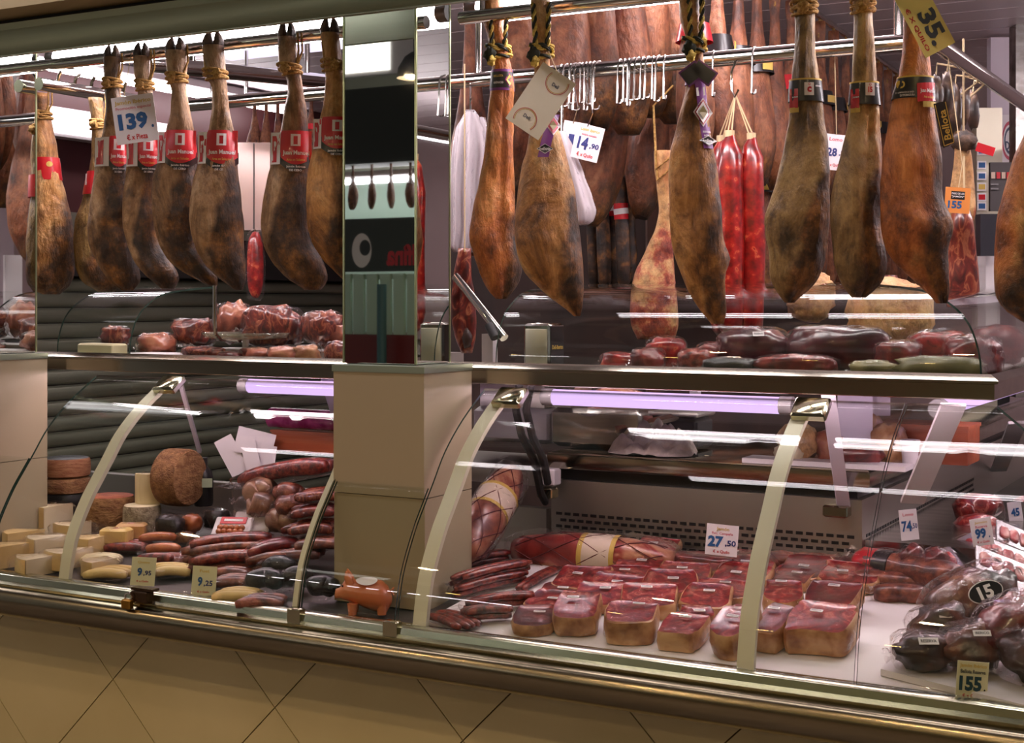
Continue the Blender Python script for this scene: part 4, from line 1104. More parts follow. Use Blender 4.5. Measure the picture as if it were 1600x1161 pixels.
def sausage_pack(label, a, b, n, r, mat, group=None, name='sausage_pack', film=True, rows=1, tag_=False, collar=None, cat='sausages'):
    a, b = Vector(a), Vector(b); d = (b - a).normalized(); s_ = d.cross(ZV).normalized()
    T = thing(name, label, cat, (a + b) / 2, group); sd = nseed()
    for k in range(n):
        row = k % rows; q = k // rows; m = (n + rows - 1) // rows
        off = s_ * (q - (m - 1) / 2) * r * 2.05 + ZV * (r + row * r * 1.75) + s_ * (row * r)
        e = RNG.uniform(-.5, .5) * r * 3
        part('sausage', sausage_mb(a + off - d * e, b + off - d * e * .4, r, r * .5, sd + k), mat, T, 'all')
    L = (b - a).length; c = (a + b) / 2 + ZV * r * rows * .95
    ax = (d, s_, ZV if abs(d.z) < .3 else d.cross(s_) * -1)
    hw = r * 1.15 * ((n + rows - 1) // rows)
    if film: film_over(c, L / 2 * 1.02, hw, r * rows * 1.0, ax, T)
    if tag_: 
        q = c + ZV * r * rows * 1.15 + d * L * .1; nn = (ZV - FV * .5).normalized(); sticker(q, RV, nn.cross(RV), nn, .012, .010, T)
    if collar:
        m_ = MB().tube([a.lerp(b, .42) + ZV * r * rows, a.lerp(b, .52) + ZV * r * rows], max(hw, r) * 1.02, 14)
        part('paper_collar', m_, collar, T, True)
    return T
def wheel(name, label, c, r, h, side, top, axis=ZV, group=None, film=False, cat='cheese'):
    axis = Vector(axis).normalized(); u = axis.cross(FV).normalized() if abs(axis.dot(FV)) < .9 else axis.cross(ZV).normalized(); w = axis.cross(u)
    c = Vector(c); T = thing(name, label, cat, c, group); n = 30
    R = lambda rr, t: [c + axis * t + (u * math.cos(2 * math.pi * k / n) + w * math.sin(2 * math.pi * k / n)) * rr for k in range(n)]
    part('rind', MB().loft([R(r * .90, 0), R(r * .98, h * .08), R(r, h * .3), R(r, h * .7), R(r * .98, h * .92), R(r * .93, h)], True, False), side, T, True)
    part('face', MB().loft([R(r * .93, h), R(r * .9, h * 1.015)], False, True), top, T, True)
    if film: film_over(c + axis * h / 2, r, r, h * .55, (u, w, axis), T, FILMT, False)
    return T
def wedge(label, c, r, h, a0, a1, side, cut, group=None, name='cheese_wedge', film=True, tilt=0):
    c = Vector(c); T = thing(name, label, 'cheese', c, group); n = 8
    ar = [(math.cos(math.radians(a0 + (a1 - a0) * k / n)), math.sin(math.radians(a0 + (a1 - a0) * k / n))) for k in range(n + 1)]
    tl = math.tan(math.radians(tilt))
    P = lambda x, y, z: c + Vector((x, y, z + x * tl))
    lo = [P(0, 0, 0)] + [P(x * r * .97, y * r * .97, 0) for x, y in ar]; hi = [P(0, 0, h)] + [P(x * r * .97, y * r * .97, h) for x, y in ar]
    part('cheese_body', MB().loft([lo, hi]), cut, T)
    m_ = MB(); m_.grid(lambda u, v: P(*[q * r for q in (math.cos(math.radians(a0 + (a1 - a0) * u)), math.sin(math.radians(a0 + (a1 - a0) * u)))], h * v), n, 3)
    part('rind', m_, side, T, True)
    if film:
        m = (a0 + a1) / 2; cc = c + Vector((math.cos(math.radians(m)), math.sin(math.radians(m)), 0)) * r * .55 + ZV * h * .5
        film_over(cc, r * .55, r * .5, h * .55, axes(m), T, FILMT, False)
    return T

# ------------------------------------------------------------------ red meat blocks in the right-hand case
board = solo('white_board', MB().loft([[Vector((x, y, zdeck(y) + z)) for x, y in ((-1.70, 2.625), (-.27, 2.625), (-.27, 3.22), (-1.70, 3.22))] for z in (-.003, .006)]), CASEWHITE,
             'white plastic board lining the case under the red meat blocks', 'board')
BUP = .006
def meat_block(cx, cy, w, h, dep, yaw, label, arc, stk=True):
    """cut block: red face up, tan rind round the front"""
    p = atDeck(cx, cy, BUP); d = depth(p); k = d / FPX
    W = w * k / 2; Hh = h * k; Dp = dep
    ax = axes(math.degrees(YAW) * .35 + yaw); u, v, n = ax
    lean = math.radians(13 + 5 * math.sin(cx)); v, n = v * math.cos(lean) + ZV * math.sin(lean), ZV * math.cos(lean) - v * math.sin(lean)
    ax = (u, v, n)
    c = p + v * Dp / 2 + ZV * .002
    T = thing('meat_block', label, 'meat', c, 'vacuum-packed red meat blocks'); sd = nseed()
    out = []; N_ = 22
    for i in range(N_):
        t = 2 * math.pi * i / N_; cs, sn = math.cos(t), math.sin(t)
        e = .5 if sn < 0 else .36
        if arc == 1: e = .75 if sn < 0 else .36
        x = math.copysign(abs(cs) ** e, cs); y = math.copysign(abs(sn) ** e, sn)
        q = 1 + .20 * mnoise.noise(Vector((cs * 1.5, sn * 1.5, sd)))
        out.append((x * W * q, y * Dp / 2 * q))
    top = [c + u * x + v * y + n * (Hh * (1 + .10 * mnoise.noise(Vector((x * 30, y * 30, sd))))) for x, y in out]
    rt = .93 + .03 * math.sin(sd)
    ins = [c + u * x * rt + v * y * rt + n * Hh * 1.02 for x, y in out]
    bot = [c + u * x + v * y for x, y in out]
    part('rind', MB().loft([bot, [a.lerp(b, .5) + (a.lerp(b, .5) - c).normalized() * .003 for a, b in zip(bot, top)], top, [a.lerp(b, .55) + n * .002 for a, b in zip(top, ins)]], True, False), RIND if sd % 4 else M('red_brown_rind', [(.3, (140, 66, 46)), (.7, (190, 120, 84))], scale=16, rough=.4, coat=.3), T, True)
    cen = [c + u * x * .4 + v * y * .4 + n * Hh * 1.03 for x, y in out]
    part('red_face', MB().loft([[a.lerp(b, .5) + n * .002 for a, b in zip(top, ins)], ins, cen], False, True), MEAT if sd % 5 else MEATD, T, 'all')
    film_over(c + n * Hh * .53, W * .97, Dp / 2 * .97, Hh * .52, ax, T, FILMT, sd % 2 == 0)
    if stk:
        q = c + n * (Hh * 1.15 + .003) + u * W * RNG.uniform(-.25, .25) + v * Dp * RNG.uniform(-.05, .28)
        sticker(q, u, v, n, .0125, .0045, T, 'RESERVA')
rows = [
 ('back', [(1013, 890, 66, 15), (1130, 890, 70, 12), (1245, 918, 72, 14), (1322, 930, 82, 16)]),
 ('second', [(988, 908, 66, 12), (1080, 908, 72, 12), (1160, 914, 76, 12), (1225, 926, 60, 12)]),
 ('third', [(893, 934, 76, 14), (978, 926, 74, 14), (1062, 926, 76, 14), (1145, 930, 74, 12)]),
 ('fourth', [(872, 950, 66, 12), (957, 946, 78, 12), (1045, 944, 74, 16), (1124, 948, 80, 12), (1222, 972, 54, 30), (1290, 974, 72, 26)]),
 ('fifth', [(848, 968, 72, 14), (932, 962, 72, 14), (1012, 970, 80, 22), (1100, 966, 66, 16)]),
 ('front', [(828, 996, 60, 16), (893, 998, 66, 30), (978, 1010, 72, 36), (1054, 1020, 62, 28), (1132, 1031, 56, 40), (1196, 1022, 40, 34), (1270, 1027, 98, 40)]),
]
for rn, items in rows:
    for i, (cx, cy, w, h) in enumerate(items):
        meat_block(cx, cy, w * 1.12, h, .125 if rn == 'front' else .12, RNG.uniform(-14, 14), 'red meat block in the %s row on the board, %s from the left' % (rn, ORD[i]), i % 3 == 1)
meat_block(1088, 984, 54, 16, .06, 12, 'low red meat block wedged behind the fourth block of the front row', 1)

# thin sausages in bags at the left end of that case
SP = [(676, 906, 760, 862), (714, 892, 790, 876), (712, 918, 822, 892), (706, 935, 818, 908), (722, 958, 830, 944), (728, 972, 800, 966), (680, 965, 736, 985)]
SL = ['top bag of thin red sausages against the pillar', 'second bag of thin red sausages from the top', 'bag of thin red sausages with a dark oval seal in the middle', 'bag of thin red sausages under the oval-sealed bag', 'long bag of thin red sausages pointing at the meat blocks', 'bag of thin red sausages with a square seal near the front', 'front corner bag of thin sausages by the glass foot']
for i, (x0, y0, x1, y1) in enumerate(SP):
    up = .012 + (.022 if i in (0, 2) else 0)
    sausage_pack(SL[i], atDeck(x0, y0, up), atDeck(x1, y1, up), 4, .0085, SAUS, 'bags of thin red sausages', rows=2 if i < 6 else 1)
    if i in (2, 5):
        pass
sausage_pack('single thin sausage in a narrow bag on the white board', atDeck(815, 924, .006), atDeck(872, 892, .006), 2, .008, SAUS, 'bags of thin red sausages')
# netted roll leaning on the pillar
def netted(label, a, b, r, name='netted_roll', mat=LOAF, collar=True, cat='meat'):
    a, b = Vector(a), Vector(b); d = (b - a).normalized(); u = d.cross(FV).normalized(); w = d.cross(u); L = (b - a).length
    T = thing(name, label, cat, a); n = 18; rings = []
    for i in range(13):
        t = i / 12; rr = r * (max(.12, math.sin(math.pi * (.05 + .9 * t)) ** .38)) * (1 + .05 * math.sin(t * 19))
        rings.append([a + d * L * t + (u * math.cos(2 * math.pi * k / n) + w * math.sin(2 * math.pi * k / n)) * rr for k in range(n)])
    part('meat', MB().loft(rings), mat, T, 'all')
    for k in range(5):
        for sg in (-1, 1):
            pts = []
            for i in range(15):
                t = .04 + .92 * i / 14; rr = r * (max(.12, math.sin(math.pi * (.05 + .9 * t)) ** .38)) * 1.05
                an = sg * t * 4.2 + k * 6.283 / 5
                pts.append(a + d * L * t + (u * math.cos(an) + w * math.sin(an)) * rr)
            part('net_string', MB().tube(pts, .0014, 4), M('net_string_red', (92, 20, 26), rough=.7), T)
    if collar:
        rr = r * 1.05
        c0 = [[a + d * L * t + (u * math.cos(q) + w * math.sin(q)) * rr for q in [2 * math.pi * k / 20 for k in range(20)]] for t in (.46, .66)]
        part('paper_collar', MB().loft(c0, False, False), M('cream_paper', (226, 206, 186), rough=.5), T, True)
        for t0 in (.455, .655):
            c0 = [[a + d * L * t + (u * math.cos(q) + w * math.sin(q)) * rr * 1.01 for q in [2 * math.pi * k / 20 for k in range(20)]] for t in (t0, t0 + .03)]
            part('gold_edge', MB().loft(c0, False, False), GOLDP, T, True)
    film_over((a + b) / 2, L * .52, r * 1.04, r * 1.04, (d, u, w), T)
    return T
netted('pale netted meat roll with a paper collar standing against the pillar', atY(722, 870, 2.93), atY(802, 738, 3.22), .052)
netted('boneless netted ham lying in front of the slotted grille', atY(804, 858, 3.16), atY(1052, 878, 3.18), .052, 'boneless_ham', M('boneless_ham_meat', [(.34, (110, 22, 24)), (.48, (156, 52, 44)), (.6, (206, 144, 112)), (.72, (150, 46, 40))], scale=10, distort=.8, rough=.3, coat=.5), True, 'ham')
B1 = 'dark packed pieces in front of the grille'
lump('packed_meat', 'dark flat packed piece with a white label left of the 27,50 tag', 'meat', atDeck(958, 888), (.07, .035, .020), MEATD, 12, 0, True, (.014, .006, 'RESERVA'), B1)
lump('packed_meat', 'dark flat packed piece behind the 27,50 tag', 'meat', atDeck(1088, 892), (.10, .035, .022), MEATD, 6, 0, True, None, B1)
for i, (x, y, rx) in enumerate([(1180, 895, .06), (1222, 890, .05), (1265, 893, .055), (1308, 897, .06)]):
    lump('packed_meat', 'orange-brown packed cured piece along the grille, %s from the white strut' % ORD[i], 'meat', atDeck(x, y), (rx, .03, .022), SALAMI, 18 - 9 * i, 0, True, None, 'orange-brown pieces along the grille')
def salami(label, a, b, r, mat, col=None, group=None, cols=((.02, .22, RED), (.22, .36, BLACKP))):
    T = thing('packed_salami', label, 'salami', Vector(a)); sd = nseed()
    if group: T['group'] = group
    a, b = Vector(a), Vector(b); d = (b - a).normalized(); s_ = d.cross(ZV).normalized(); w = d.cross(s_)
    part('body', sausage_mb(a, b, r, 0, sd, 14), mat, T, 'all')
    if col:
        for t0, t1, m in cols:
            L = (b - a)
            part('paper_sleeve', MB().tube([a + L * t0, a + L * (t0 * .7 + t1 * .3), a + L * t1], [r * (.75 if t0 < .1 else 1.06), r * 1.06, r * 1.06], 16), m, T, True)
    film_over((a + b) / 2, (b - a).length * .53, r * 1.05, r * 1.05, (d, s_, w), T)
    return T
salami('thick salami with a red and black sleeve at the inner corner of the case', atDeck(1338, 878, .04), atDeck(1508, 905, .05), .036, SALAMI, True)
salami('plain brown salami under the red and black sleeved one', atDeck(1330, 905, .024), atDeck(1446, 912, .024), .024, SALAMI)
salami('short brown salami behind the bare white board corner', atDeck(1366, 926, .022), atDeck(1452, 930, .022), .022, SALAMI)
for i, (x, y) in enumerate([(1428, 888), (1462, 894)]):
    T = lump('cut_sausage_half', ['red-faced half of a cut sausage, left of the pair', 'red-faced half of a cut sausage, right of the pair'][i], 'sausage', atDeck(x, y + 12, .03), (.032, .024, .034), MEATD, 40, 35, True, None, 'cut sausage halves')
# silver boards of sliced ham
FOILM = M('silver_card', (216, 208, 216), rough=.2, metal=.8)
SLICE = M('sliced_ham', [(.36, (138, 30, 36)), (.5, (184, 76, 78)), (.6, (226, 168, 160)), (.7, (160, 48, 52))], scale=26, stretch=(1, .3, 1), distort=.6, rough=.3, coat=.5)
for i, (x, y, r_, w) in enumerate([(1466, 884, 24, .042), (1500, 862, 26, .042), (1566, 886, -22, .055), (1566, 866, -22, .055), (1592, 930, -20, .055), (1592, 842, -22, .05)]):
    p = atD(x, y, depth(atDeck(x, y)) - (.15 if i < 2 else .20)); w *= 1.15; u, v, n = axes(math.degrees(YAW), r_)
    v2 = v * .75 + ZV * .66; v2 = (v2 - u * u.dot(v2)).normalized(); n = u.cross(v2)
    T = thing('sliced_ham_pack', ['silver-backed pack of sliced ham nearest the white board', 'silver-backed pack of sliced ham above the nearest one', 'silver-backed sliced ham pack in the middle of the right-hand fan', 'silver-backed sliced ham pack above the middle of the fan', 'lowest silver-backed sliced ham pack at the right edge', 'topmost silver-backed sliced ham pack at the right edge'][i], 'ham', p, 'silver-backed packs of sliced ham')
    part('silver_card', MB().obox(p, u, v2, n, w, .034, .0012), FOILM, T)
    for k in range(4):
        part('slice', MB().ball(p + u * w * (-.66 + .44 * k) + n * .003, w * .22, .021, .003, 12, 5, (u, v2, n), .2, nseed(), .7), SLICE, T, 'all')
    film_over(p + n * .004, w, .034, .007, (u, v2, n), T, FILMT, False)
# dark cured pieces at the right front
DK = M('dark_ham_crust', [(.34, (26, 14, 12)), (.5, (62, 34, 26)), (.64, (112, 66, 48)), (.74, (176, 124, 92))], scale=12, distort=.8, rough=.32, coat=.5, bump=.4)
G5 = 'dark cured pieces at the right front'
tray = solo('white_tray', MB().loft([[Vector(p) + ZV * z for p in (atDeck(1376, 1062), atDeck(1640, 1130), atDeck(1650, 1010), atDeck(1420, 1000))] for z in (.008, .02)]), WHITE, 'white plastic tray under the dark cured ham pieces', 'tray')
c = atDeck(1520, 985, .02)
T = lump('cured_ham_piece', 'large dark ham piece with a black oval seal at the right', 'ham', c, (.10, .065, .058), DK, 40, 22, True, None, G5, .34, 1.0)
q = atD(1540, 925, depth(c) - .085); nn = (ZV * .45 - FV).normalized(); uu = (RV * .94 + ZV * .34).normalized(); uu = (uu - nn * uu.dot(nn)).normalized(); vv = nn.cross(uu)
def disc(c, u, v, n, a, b, off, m=26): return MB().add([c + u * a * math.cos(6.2832 * k / m) + v * b * math.sin(6.2832 * k / m) + n * off for k in range(m)], [tuple(range(m))])
sl = part('oval_seal', disc(q, uu, vv, nn, .036, .022, 0), WHITEP, T); part('oval_field', disc(q, uu, vv, nn, .034, .020, .0007), BLACKP, sl)
vs, fs = text_mesh('15', .04); part('lettering', MB().add([q + uu * a * .030 + vv * b * .026 + nn * .0015 for a, b in vs], fs), WHITEP, sl)
lump('cured_ham_piece', 'dark ham chunk with a cream label at the front of the tray', 'ham', atDeck(1440, 1046, .02), (.055, .045, .034), DK, 20, 0, True, (.018, .007, 'RESERVA'), G5, .4, 1.0)
lump('cured_ham_piece', 'brown ham chunk with fat below the black oval seal', 'ham', atDeck(1470, 1010, .02), (.06, .05, .040), DK, -25, 18, True, (.012, .008), G5, .4, 1.0)
lump('cured_ham_piece', 'dark ham chunk with a slanted label beside the 155 tag', 'ham', atDeck(1525, 1048, .02), (.06, .05, .045), DK, 35, 10, True, (.016, .006, 'IBERICO'), G5, .4, 1.0)
lump('cured_ham_piece', 'dark red cut ham end at the right edge of the tray', 'ham', atDeck(1590, 1020, .05), (.07, .06, .05), MEATD, 60, 15, True, None, G5, .4, 1.0)
lump('cured_ham_piece', 'brown ham chunk at the bottom right corner behind the 155 tag', 'ham', atDeck(1630, 1066, .02), (.08, .06, .05), DK, 10, 0, True, None, G5, .4, 1.0)
for i, (x, y, r_) in enumerate([(1536, 800, .034), (1524, 835, .036), (1550, 850, .034), (1590, 800, .034)]):
    p = atX(x, y, -.74); sausage_pack(['red meat roll in film, upper one beside the 99 tag', 'red meat roll in film just left of the 99 tag', 'red meat roll in film under the 99 tag', 'red meat roll in film behind the 45 tag'][i], p + RV * -.045 - ZV * r_, p + RV * .05 - ZV * r_, 1, r_, MEAT, 'stacked red meat rolls', 'meat_roll', True, 1, cat='meat')
shf = solo('wing_step', MB().box((-.92, 3.35, .86), (-.62, 4.2, .935)), STEEL, 'steel step carrying the stacked red meat rolls', 'step')

# ------------------------------------------------------------------ the left-hand case
CW = 'cheese wedges heaped at the left front'
spots = [(8, 838, .07, .040, 200, 250), (42, 826, .08, .042, 190, 245), (78, 838, .075, .05, 220, 270), (30, 862, .075, .045, 200, 255), (70, 872, .08, .045, 215, 262), (112, 850, .07, .045, 230, 285), (14, 884, .07, .045, 210, 262), (56, 896, .085, .035, 215, 265), (104, 886, .085, .035, 230, 275), (140, 868, .075, .04, 225, 280), (150, 898, .06, .03, 210, 270), (95, 822, .06, .04, 200, 260)]
WL = ['pale cheese wedge at the far left edge of the heap', 'pale cheese wedge behind the leftmost wedges', 'tall pale cheese wedge left of the ivory strut', 'pale cheese wedge in the second row, left', 'pale cheese wedge in the second row, right', 'pale cheese wedge just right of the ivory strut', 'front pale cheese wedge at the left edge', 'low yellow cheese wedge at the front', 'wide low cheese wedge at the foot of the strut', 'cheese wedge right of the strut below the cream block', 'thin cheese wedge at the right end of the heap', 'pale cheese wedge at the back of the heap']
for i, (x, y, r_, h_, a0, a1) in enumerate(spots):
    p = atDeck(x, y, .0); d_ = math.radians((a0 + a1) / 2)
    r_ *= 1.5; h_ *= 1.3
    wedge(WL[i], p + Vector((-math.cos(d_), -math.sin(d_), 0)) * r_ * .6, r_, h_ + (.025 if i in (1, 2, 11) else 0), a0, a1, CHEESEY, CHEESE if i % 3 else CHEESEY, CW)
for i, (x, y, yw) in enumerate([(182, 850, 20), (206, 842, 30)]):
    p = atDeck(x, y, .02); u, v, n = axes(yw)
    T = thing('cheese_block', ['cream cheese block with a red stamp at the edge of the heap', 'tan cheese block leaning behind the stamped block'][i], 'cheese', p)
    part('block', MB().obox(p + ZV * .022, u, v, n, .04, .025, .022, .006), [CHEESEY, M('tan_cheese', (196, 150, 96), rough=.5)][i], T, True)
    part('stamp', disc(p + ZV * .0445 - v * .004, u, v, n, .010, .008, 0, 14), RED, T)
    film_over(p + ZV * .022, .04, .025, .022, (u, v, n), T, FILMT, False)
p = atY(103, 822, 3.08)
for k, (y, lab) in enumerate([(822, 'black tin under the packed cheese wheels')]):
    wheel('black_tin', lab, p, .074, .10, BLACK, DARK, cat='tin')
wheel('round_cheese', 'film-wrapped cheese wheel on the black tin', p + ZV * .102, .072, .045, CRUST, CRUST, film=True)
wheel('round_cheese', 'brown cheese wheel with a dark top, highest at the left', p + ZV * .150, .072, .055, M('tan_crust', [(.35, (150, 92, 62)), (.65, (190, 136, 98))], scale=30, rough=.6, bump=.3, stretch=(1, 1, 6)), BLACK)
wheel('round_cheese', 'paprika-red cheese wheel lying by the ivory strut', atDeck(172, 828), .072, .10, CRUST, CRUSTR)
g_ = atDeck(222, 836)
wheel('round_cheese', 'grey-crusted cheese wheel under the white half cheese', g_, .054, .086, CRUSTG, CHEESE)
p = g_ + ZV * .088 + FV * .02
wedge('white half cheese standing on the grey-crusted wheel', p + RV * .012 + FV * .02, .042, .085, 180 + math.degrees(YAW), 360 + math.degrees(YAW), CHEESE, CHEESE, None, 'half_cheese')
p = atY(282, 792, 3.12); axw = (RV * .9 - FV * .42).normalized()
wheel('round_cheese', 'large brown cheese wheel standing on edge beside the papers', p + ZV * .085 - axw * .05, .083, .085, M('woven_crust', [(.35, (116, 74, 42)), (.65, (164, 116, 74))], scale=70, rough=.7, bump=.8), CRUST, axw)
G6 = 'black wrapped packs by the cheeses'
lump('black_pudding_pack', 'black wrapped sausage pack under the big cheese wheel', 'sausage', atDeck(266, 838, .02), (.04, .03, .03), BLACKS, 10, 0, True, None, G6)
lump('orange_sausage_pack', 'orange sausage peeking between the black packs', 'sausage', atDeck(300, 832, .02), (.026, .024, .026), SAUSO, 0, 0, True, None)
lump('black_pudding_pack', 'black wrapped sausage pack left of the white tray', 'sausage', atDeck(338, 826, .02), (.04, .03, .028), BLACKS, -10, 0, True, None, G6)
lump('brown_package', 'small brown printed package in front of the black packs', 'package', atDeck(285, 850, .0), (.035, .02, .018), M('brown_card', [(.4, (96, 60, 40)), (.6, (150, 110, 80))], scale=40, rough=.5), 12, 0, True, None)
# white tray of orange balls with its red label, and the trays behind
def food_tray(label, c, yw, balls, u_=None):
    u, v, n = axes(yw); v2 = (v * .80 + ZV * .60).normalized(); n2 = u.cross(v2)
    T = thing('food_tray', label, 'food tray', c, 'white trays of orange balls')
    part('tray', MB().obox(c + v2 * .035, u, v2, n2, .052, .037, .007, .004), WHITE, T, True)
    if balls:
        for i in range(5):
            for j in range(2):
                part('ball', MB().ball(c + u * (-.030 + .015 * i) + v2 * (.012 + .015 * j) + n2 * .010, .0085, .0085, .0085, 10, 7), SAUSO, T, 'all')
        lb_ = part('red_label', MB().obox(c + v2 * .055 + n2 * .0085, u, v2, n2, .036, .012, .0008), RED, T)
        q = c + v2 * .055 + n2 * .0095
        part('white_band', MB().obox(q, u, v2, n2, .026, .004, .0004), WHITEP, lb_)
    return T
for i, (x, y) in enumerate([(396, 832), (388, 833)]):
    food_tray(['plain white tray edge, rearmost of the tray stack', 'plain white tray edge in the middle of the stack'][i], atDeck(x, y, .055) + FV * (.035 - .015 * i), 24, False)
food_tray('white tray of orange balls with a red label', atDeck(358, 840, .05), 22, True)
# packed sausages at the right of the left case
G7 = 'packed sausages heaped by the pillar'
sausage_pack('long film-wrapped sausage with a white sticker on top of the heap', atY(372, 766, 3.12), atY(512, 742, 3.12), 2, .024, SAUS, G7, tag_=True)
for i, (x, y, r_, m) in enumerate([(390, 790, .036, TANLOAF), (440, 790, .03, SALAMI), (392, 812, .036, TANLOAF), (448, 812, .032, SALAMI), (420, 835, .034, TANLOAF)]):
    p = atY(x, y, 3.06 - .02 * (i // 2))
    sausage_pack(['pale loaf sausage on the left of the upper heap row', 'dark knotted sausage in the upper heap row', 'pale loaf sausage on the left of the lower heap row', 'dark knotted sausage in the lower heap row', 'pale loaf sausage at the bottom of the heap'][i], p - RV * .042 - ZV * .01, p + RV * .042 - ZV * .01, 1, r_, m, G7, 'loaf_sausage', True, cat='sausage')
for i, (x, y) in enumerate([(494, 778), (492, 802), (490, 828), (496, 852), (470, 868)]):
    p = atY(x, y + 6, 3.05 - .03 * i)
    sausage_pack('bag of streaky red sticks by the pillar, %s from the top' % ORD[i], p - RV * .06, p + RV * .055 + ZV * .006, 5, .0125, [BACON, SAUS, BACON, SALAMI, SALAMI][i], G7, rows=1)
G8 = 'packed salami sticks in the middle of the left case'
for i, (x0, y0, x1, y1, up) in enumerate([(298, 872, 424, 860, .022), (292, 884, 420, 874, .006), (300, 898, 430, 890, .0), (388, 884, 462, 868, .02), (392, 898, 468, 888, .0)]):
    sausage_pack(['top long pack of red salami sticks below the white tray', 'middle long pack of red salami sticks', 'lowest long pack of red salami sticks', 'pink packed salami at the right of the sticks', 'red packed salami behind the black sausages'][i], atDeck(x0, y0, up), atDeck(x1, y1, up), 4, .0135, [SAUS, SALAMI, SAUS, MEATD, SALAMI][i], G8, rows=2)
for i, (x, y) in enumerate([(250, 850), (250, 868), (242, 884)]):
    p = atDeck(x, y, .012); sausage_pack('orange frankfurter in film right of the cheese heap, %s' % ['top', 'middle', 'bottom'][i], p - RV * .048, p + RV * .048 + ZV * .004, 1, .013, SAUSO if i < 2 else SAUS, 'orange frankfurters in film', 'frankfurter', True, cat='sausage')
for i, (x, y) in enumerate([(412, 926), (452, 922), (490, 938), (430, 905)]):
    p = atDeck(x, y, .004); sausage_pack(['black pudding in film, left of the front trio', 'black pudding in film, middle of the front trio', 'black pudding in film, nearest the pillar pig', 'black pudding in film behind the front trio'][i], p - RV * .045, p + RV * .04, 1, .024, BLACKS, 'black puddings in film', 'black_pudding', True, cat='sausage')
for i, (x, y) in enumerate([(176, 904), (206, 862), (268, 900), (362, 918), (376, 940), (412, 950), (366, 903), (160, 884), (262, 884)]):
    p = atDeck(x, y, .0); m = [CHEESEY, SAUS, CHEESEY, SALAMI, CHEESEY, SALAMI, SALAMI, CHEESE, SAUS][i]
    sausage_pack(['pale stick in film left of the first 9 tag', 'red stick in film above the first 9 tag', 'pale stick in film between the two 9 tags', 'brown stick in film at the right corner of the second 9 tag', 'pale stick in film right of the second 9 tag', 'brown stick in film below the black puddings', 'brown stick in film above and right of the second 9 tag', 'pale stick in film on the cheese heap edge', 'red stick in film above and between the two 9 tags'][i], p - RV * .05, p + RV * .05, 3, .0125, m, 'film-wrapped sticks at the front')
bt = thing('black_bottle', 'black bottle with a pale tag behind the cheese wheels', 'bottle', atY(318, 790, 3.2))
b0 = atY(318, 790, 3.2)
part('bottle', MB().loft([[b0 + Vector((r_ * math.cos(6.2832 * k / 16), r_ * math.sin(6.2832 * k / 16), z)) for k in range(16)] for r_, z in ((.026, 0), (.028, .01), (.028, .085), (.024, .1), (.012, .115), (.012, .14))]), BLACK, bt, True)
part('paper_tag', MB().obox(b0 + ZV * .07 - FV * .030 + RV * .014, RV, ZV, -FV, .018, .013, .0006), M('pale_green_tag', (176, 190, 160), rough=.6), bt)
# papers, wooden box and roll of film on the ledge
for i, (x, y, w, h, r_) in enumerate([(362, 712, 30, 62, -28), (392, 712, 24, 52, -14), (398, 692, 60, 40, 14), (410, 712, 42, 34, 8)]):
    p = atY(x, y, 3.28 + .012 * i); k = depth(p) / FPX
    sign_card('paper_slip', ['long white paper slip hanging at the left of the bunch', 'white paper slip hanging in the middle of the bunch', 'broad white paper sheet at the top of the bunch', 'printed white receipt at the right of the bunch'][i], 'paper', p, w * k, h * k, r_, [('TOTAL', 0, .2, .5, .1, GREY), ('9,25', 0, 0, .4, .1, GREY)] if i == 3 else [], PAPER, group='white paper slips')
b0, b1 = atY(424, 706, 3.36), atY(545, 708, 3.36)
bz = 1.054
T = thing('wooden_box', 'red-brown wooden box on the ledge beside the pillar', 'box', Vector(((b0.x + b1.x) / 2, 3.42, bz)))
for nm, lo, hi in (('side', (b0.x, 3.36, bz), (b1.x, 3.372, bz + .055)), ('side', (b0.x, 3.49, bz), (b1.x, 3.502, bz + .055)), ('end', (b0.x, 3.3725, bz), (b0.x + .012, 3.4895, bz + .055)), ('end', (b1.x - .012, 3.3725, bz), (b1.x, 3.4895, bz + .055)), ('lid', (b0.x - .003, 3.357, bz + .0555), (b1.x + .003, 3.505, bz + .062))):
    part(nm, MB().box(lo, hi), WOOD, T)
T = thing('film_roll', 'roll of purple cling film lying on the wooden box', 'cling film', Vector((b0.x, 3.40, bz + .063)))
a, b = Vector((b0.x - .03, 3.40, bz + .0945)), Vector((b1.x, 3.40, bz + .0945))
part('film_wrap', MB().tube([a, b], .031, 20, False), M('purple_film', [(.4, (130, 22, 84)), (.6, (168, 60, 120))], scale=20, rough=.15, coat=.7), T, True)
part('core', MB().loft([[q + Vector((0, math.cos(6.2832 * k / 18), math.sin(6.2832 * k / 18))) * r_ for k in range(18)] for q, r_ in ((a, .031), (a, .020), (b, .020))], False, False), M('cardboard', (170, 140, 116), rough=.8), T, True)

# ------------------------------------------------------------------ padlock, pig
p = atY(222, 932, 2.55)
T = thing('padlock_hasp', 'brown metal hasp with a brass padlock on the glass rail', 'lock', p)
part('hasp', MB().obox(p, XV, YV, ZV, .026, .014, .014, .003), M('brown_metal', (92, 72, 56), rough=.25, metal=.9), T)
part('hasp_plate', MB().obox(p + Vector((.006, .004, .018)), XV, YV, ZV, .034, .012, .003), M('brown_metal', (92, 72, 56)), T)
q = atY(199, 944, 2.53)
pl = part('padlock_body', MB().obox(q, XV, YV, ZV, .014, .008, .012, .003), BRASS, T, True)
part('shackle', MB().tube([q + Vector((-.008, 0, .010)), q + Vector((-.006, 0, .024)), q + Vector((.006, 0, .028)), q + Vector((.014, 0, .018)), q + Vector((.01, 0, .01))], .0022, 6), STEELB, pl, True)

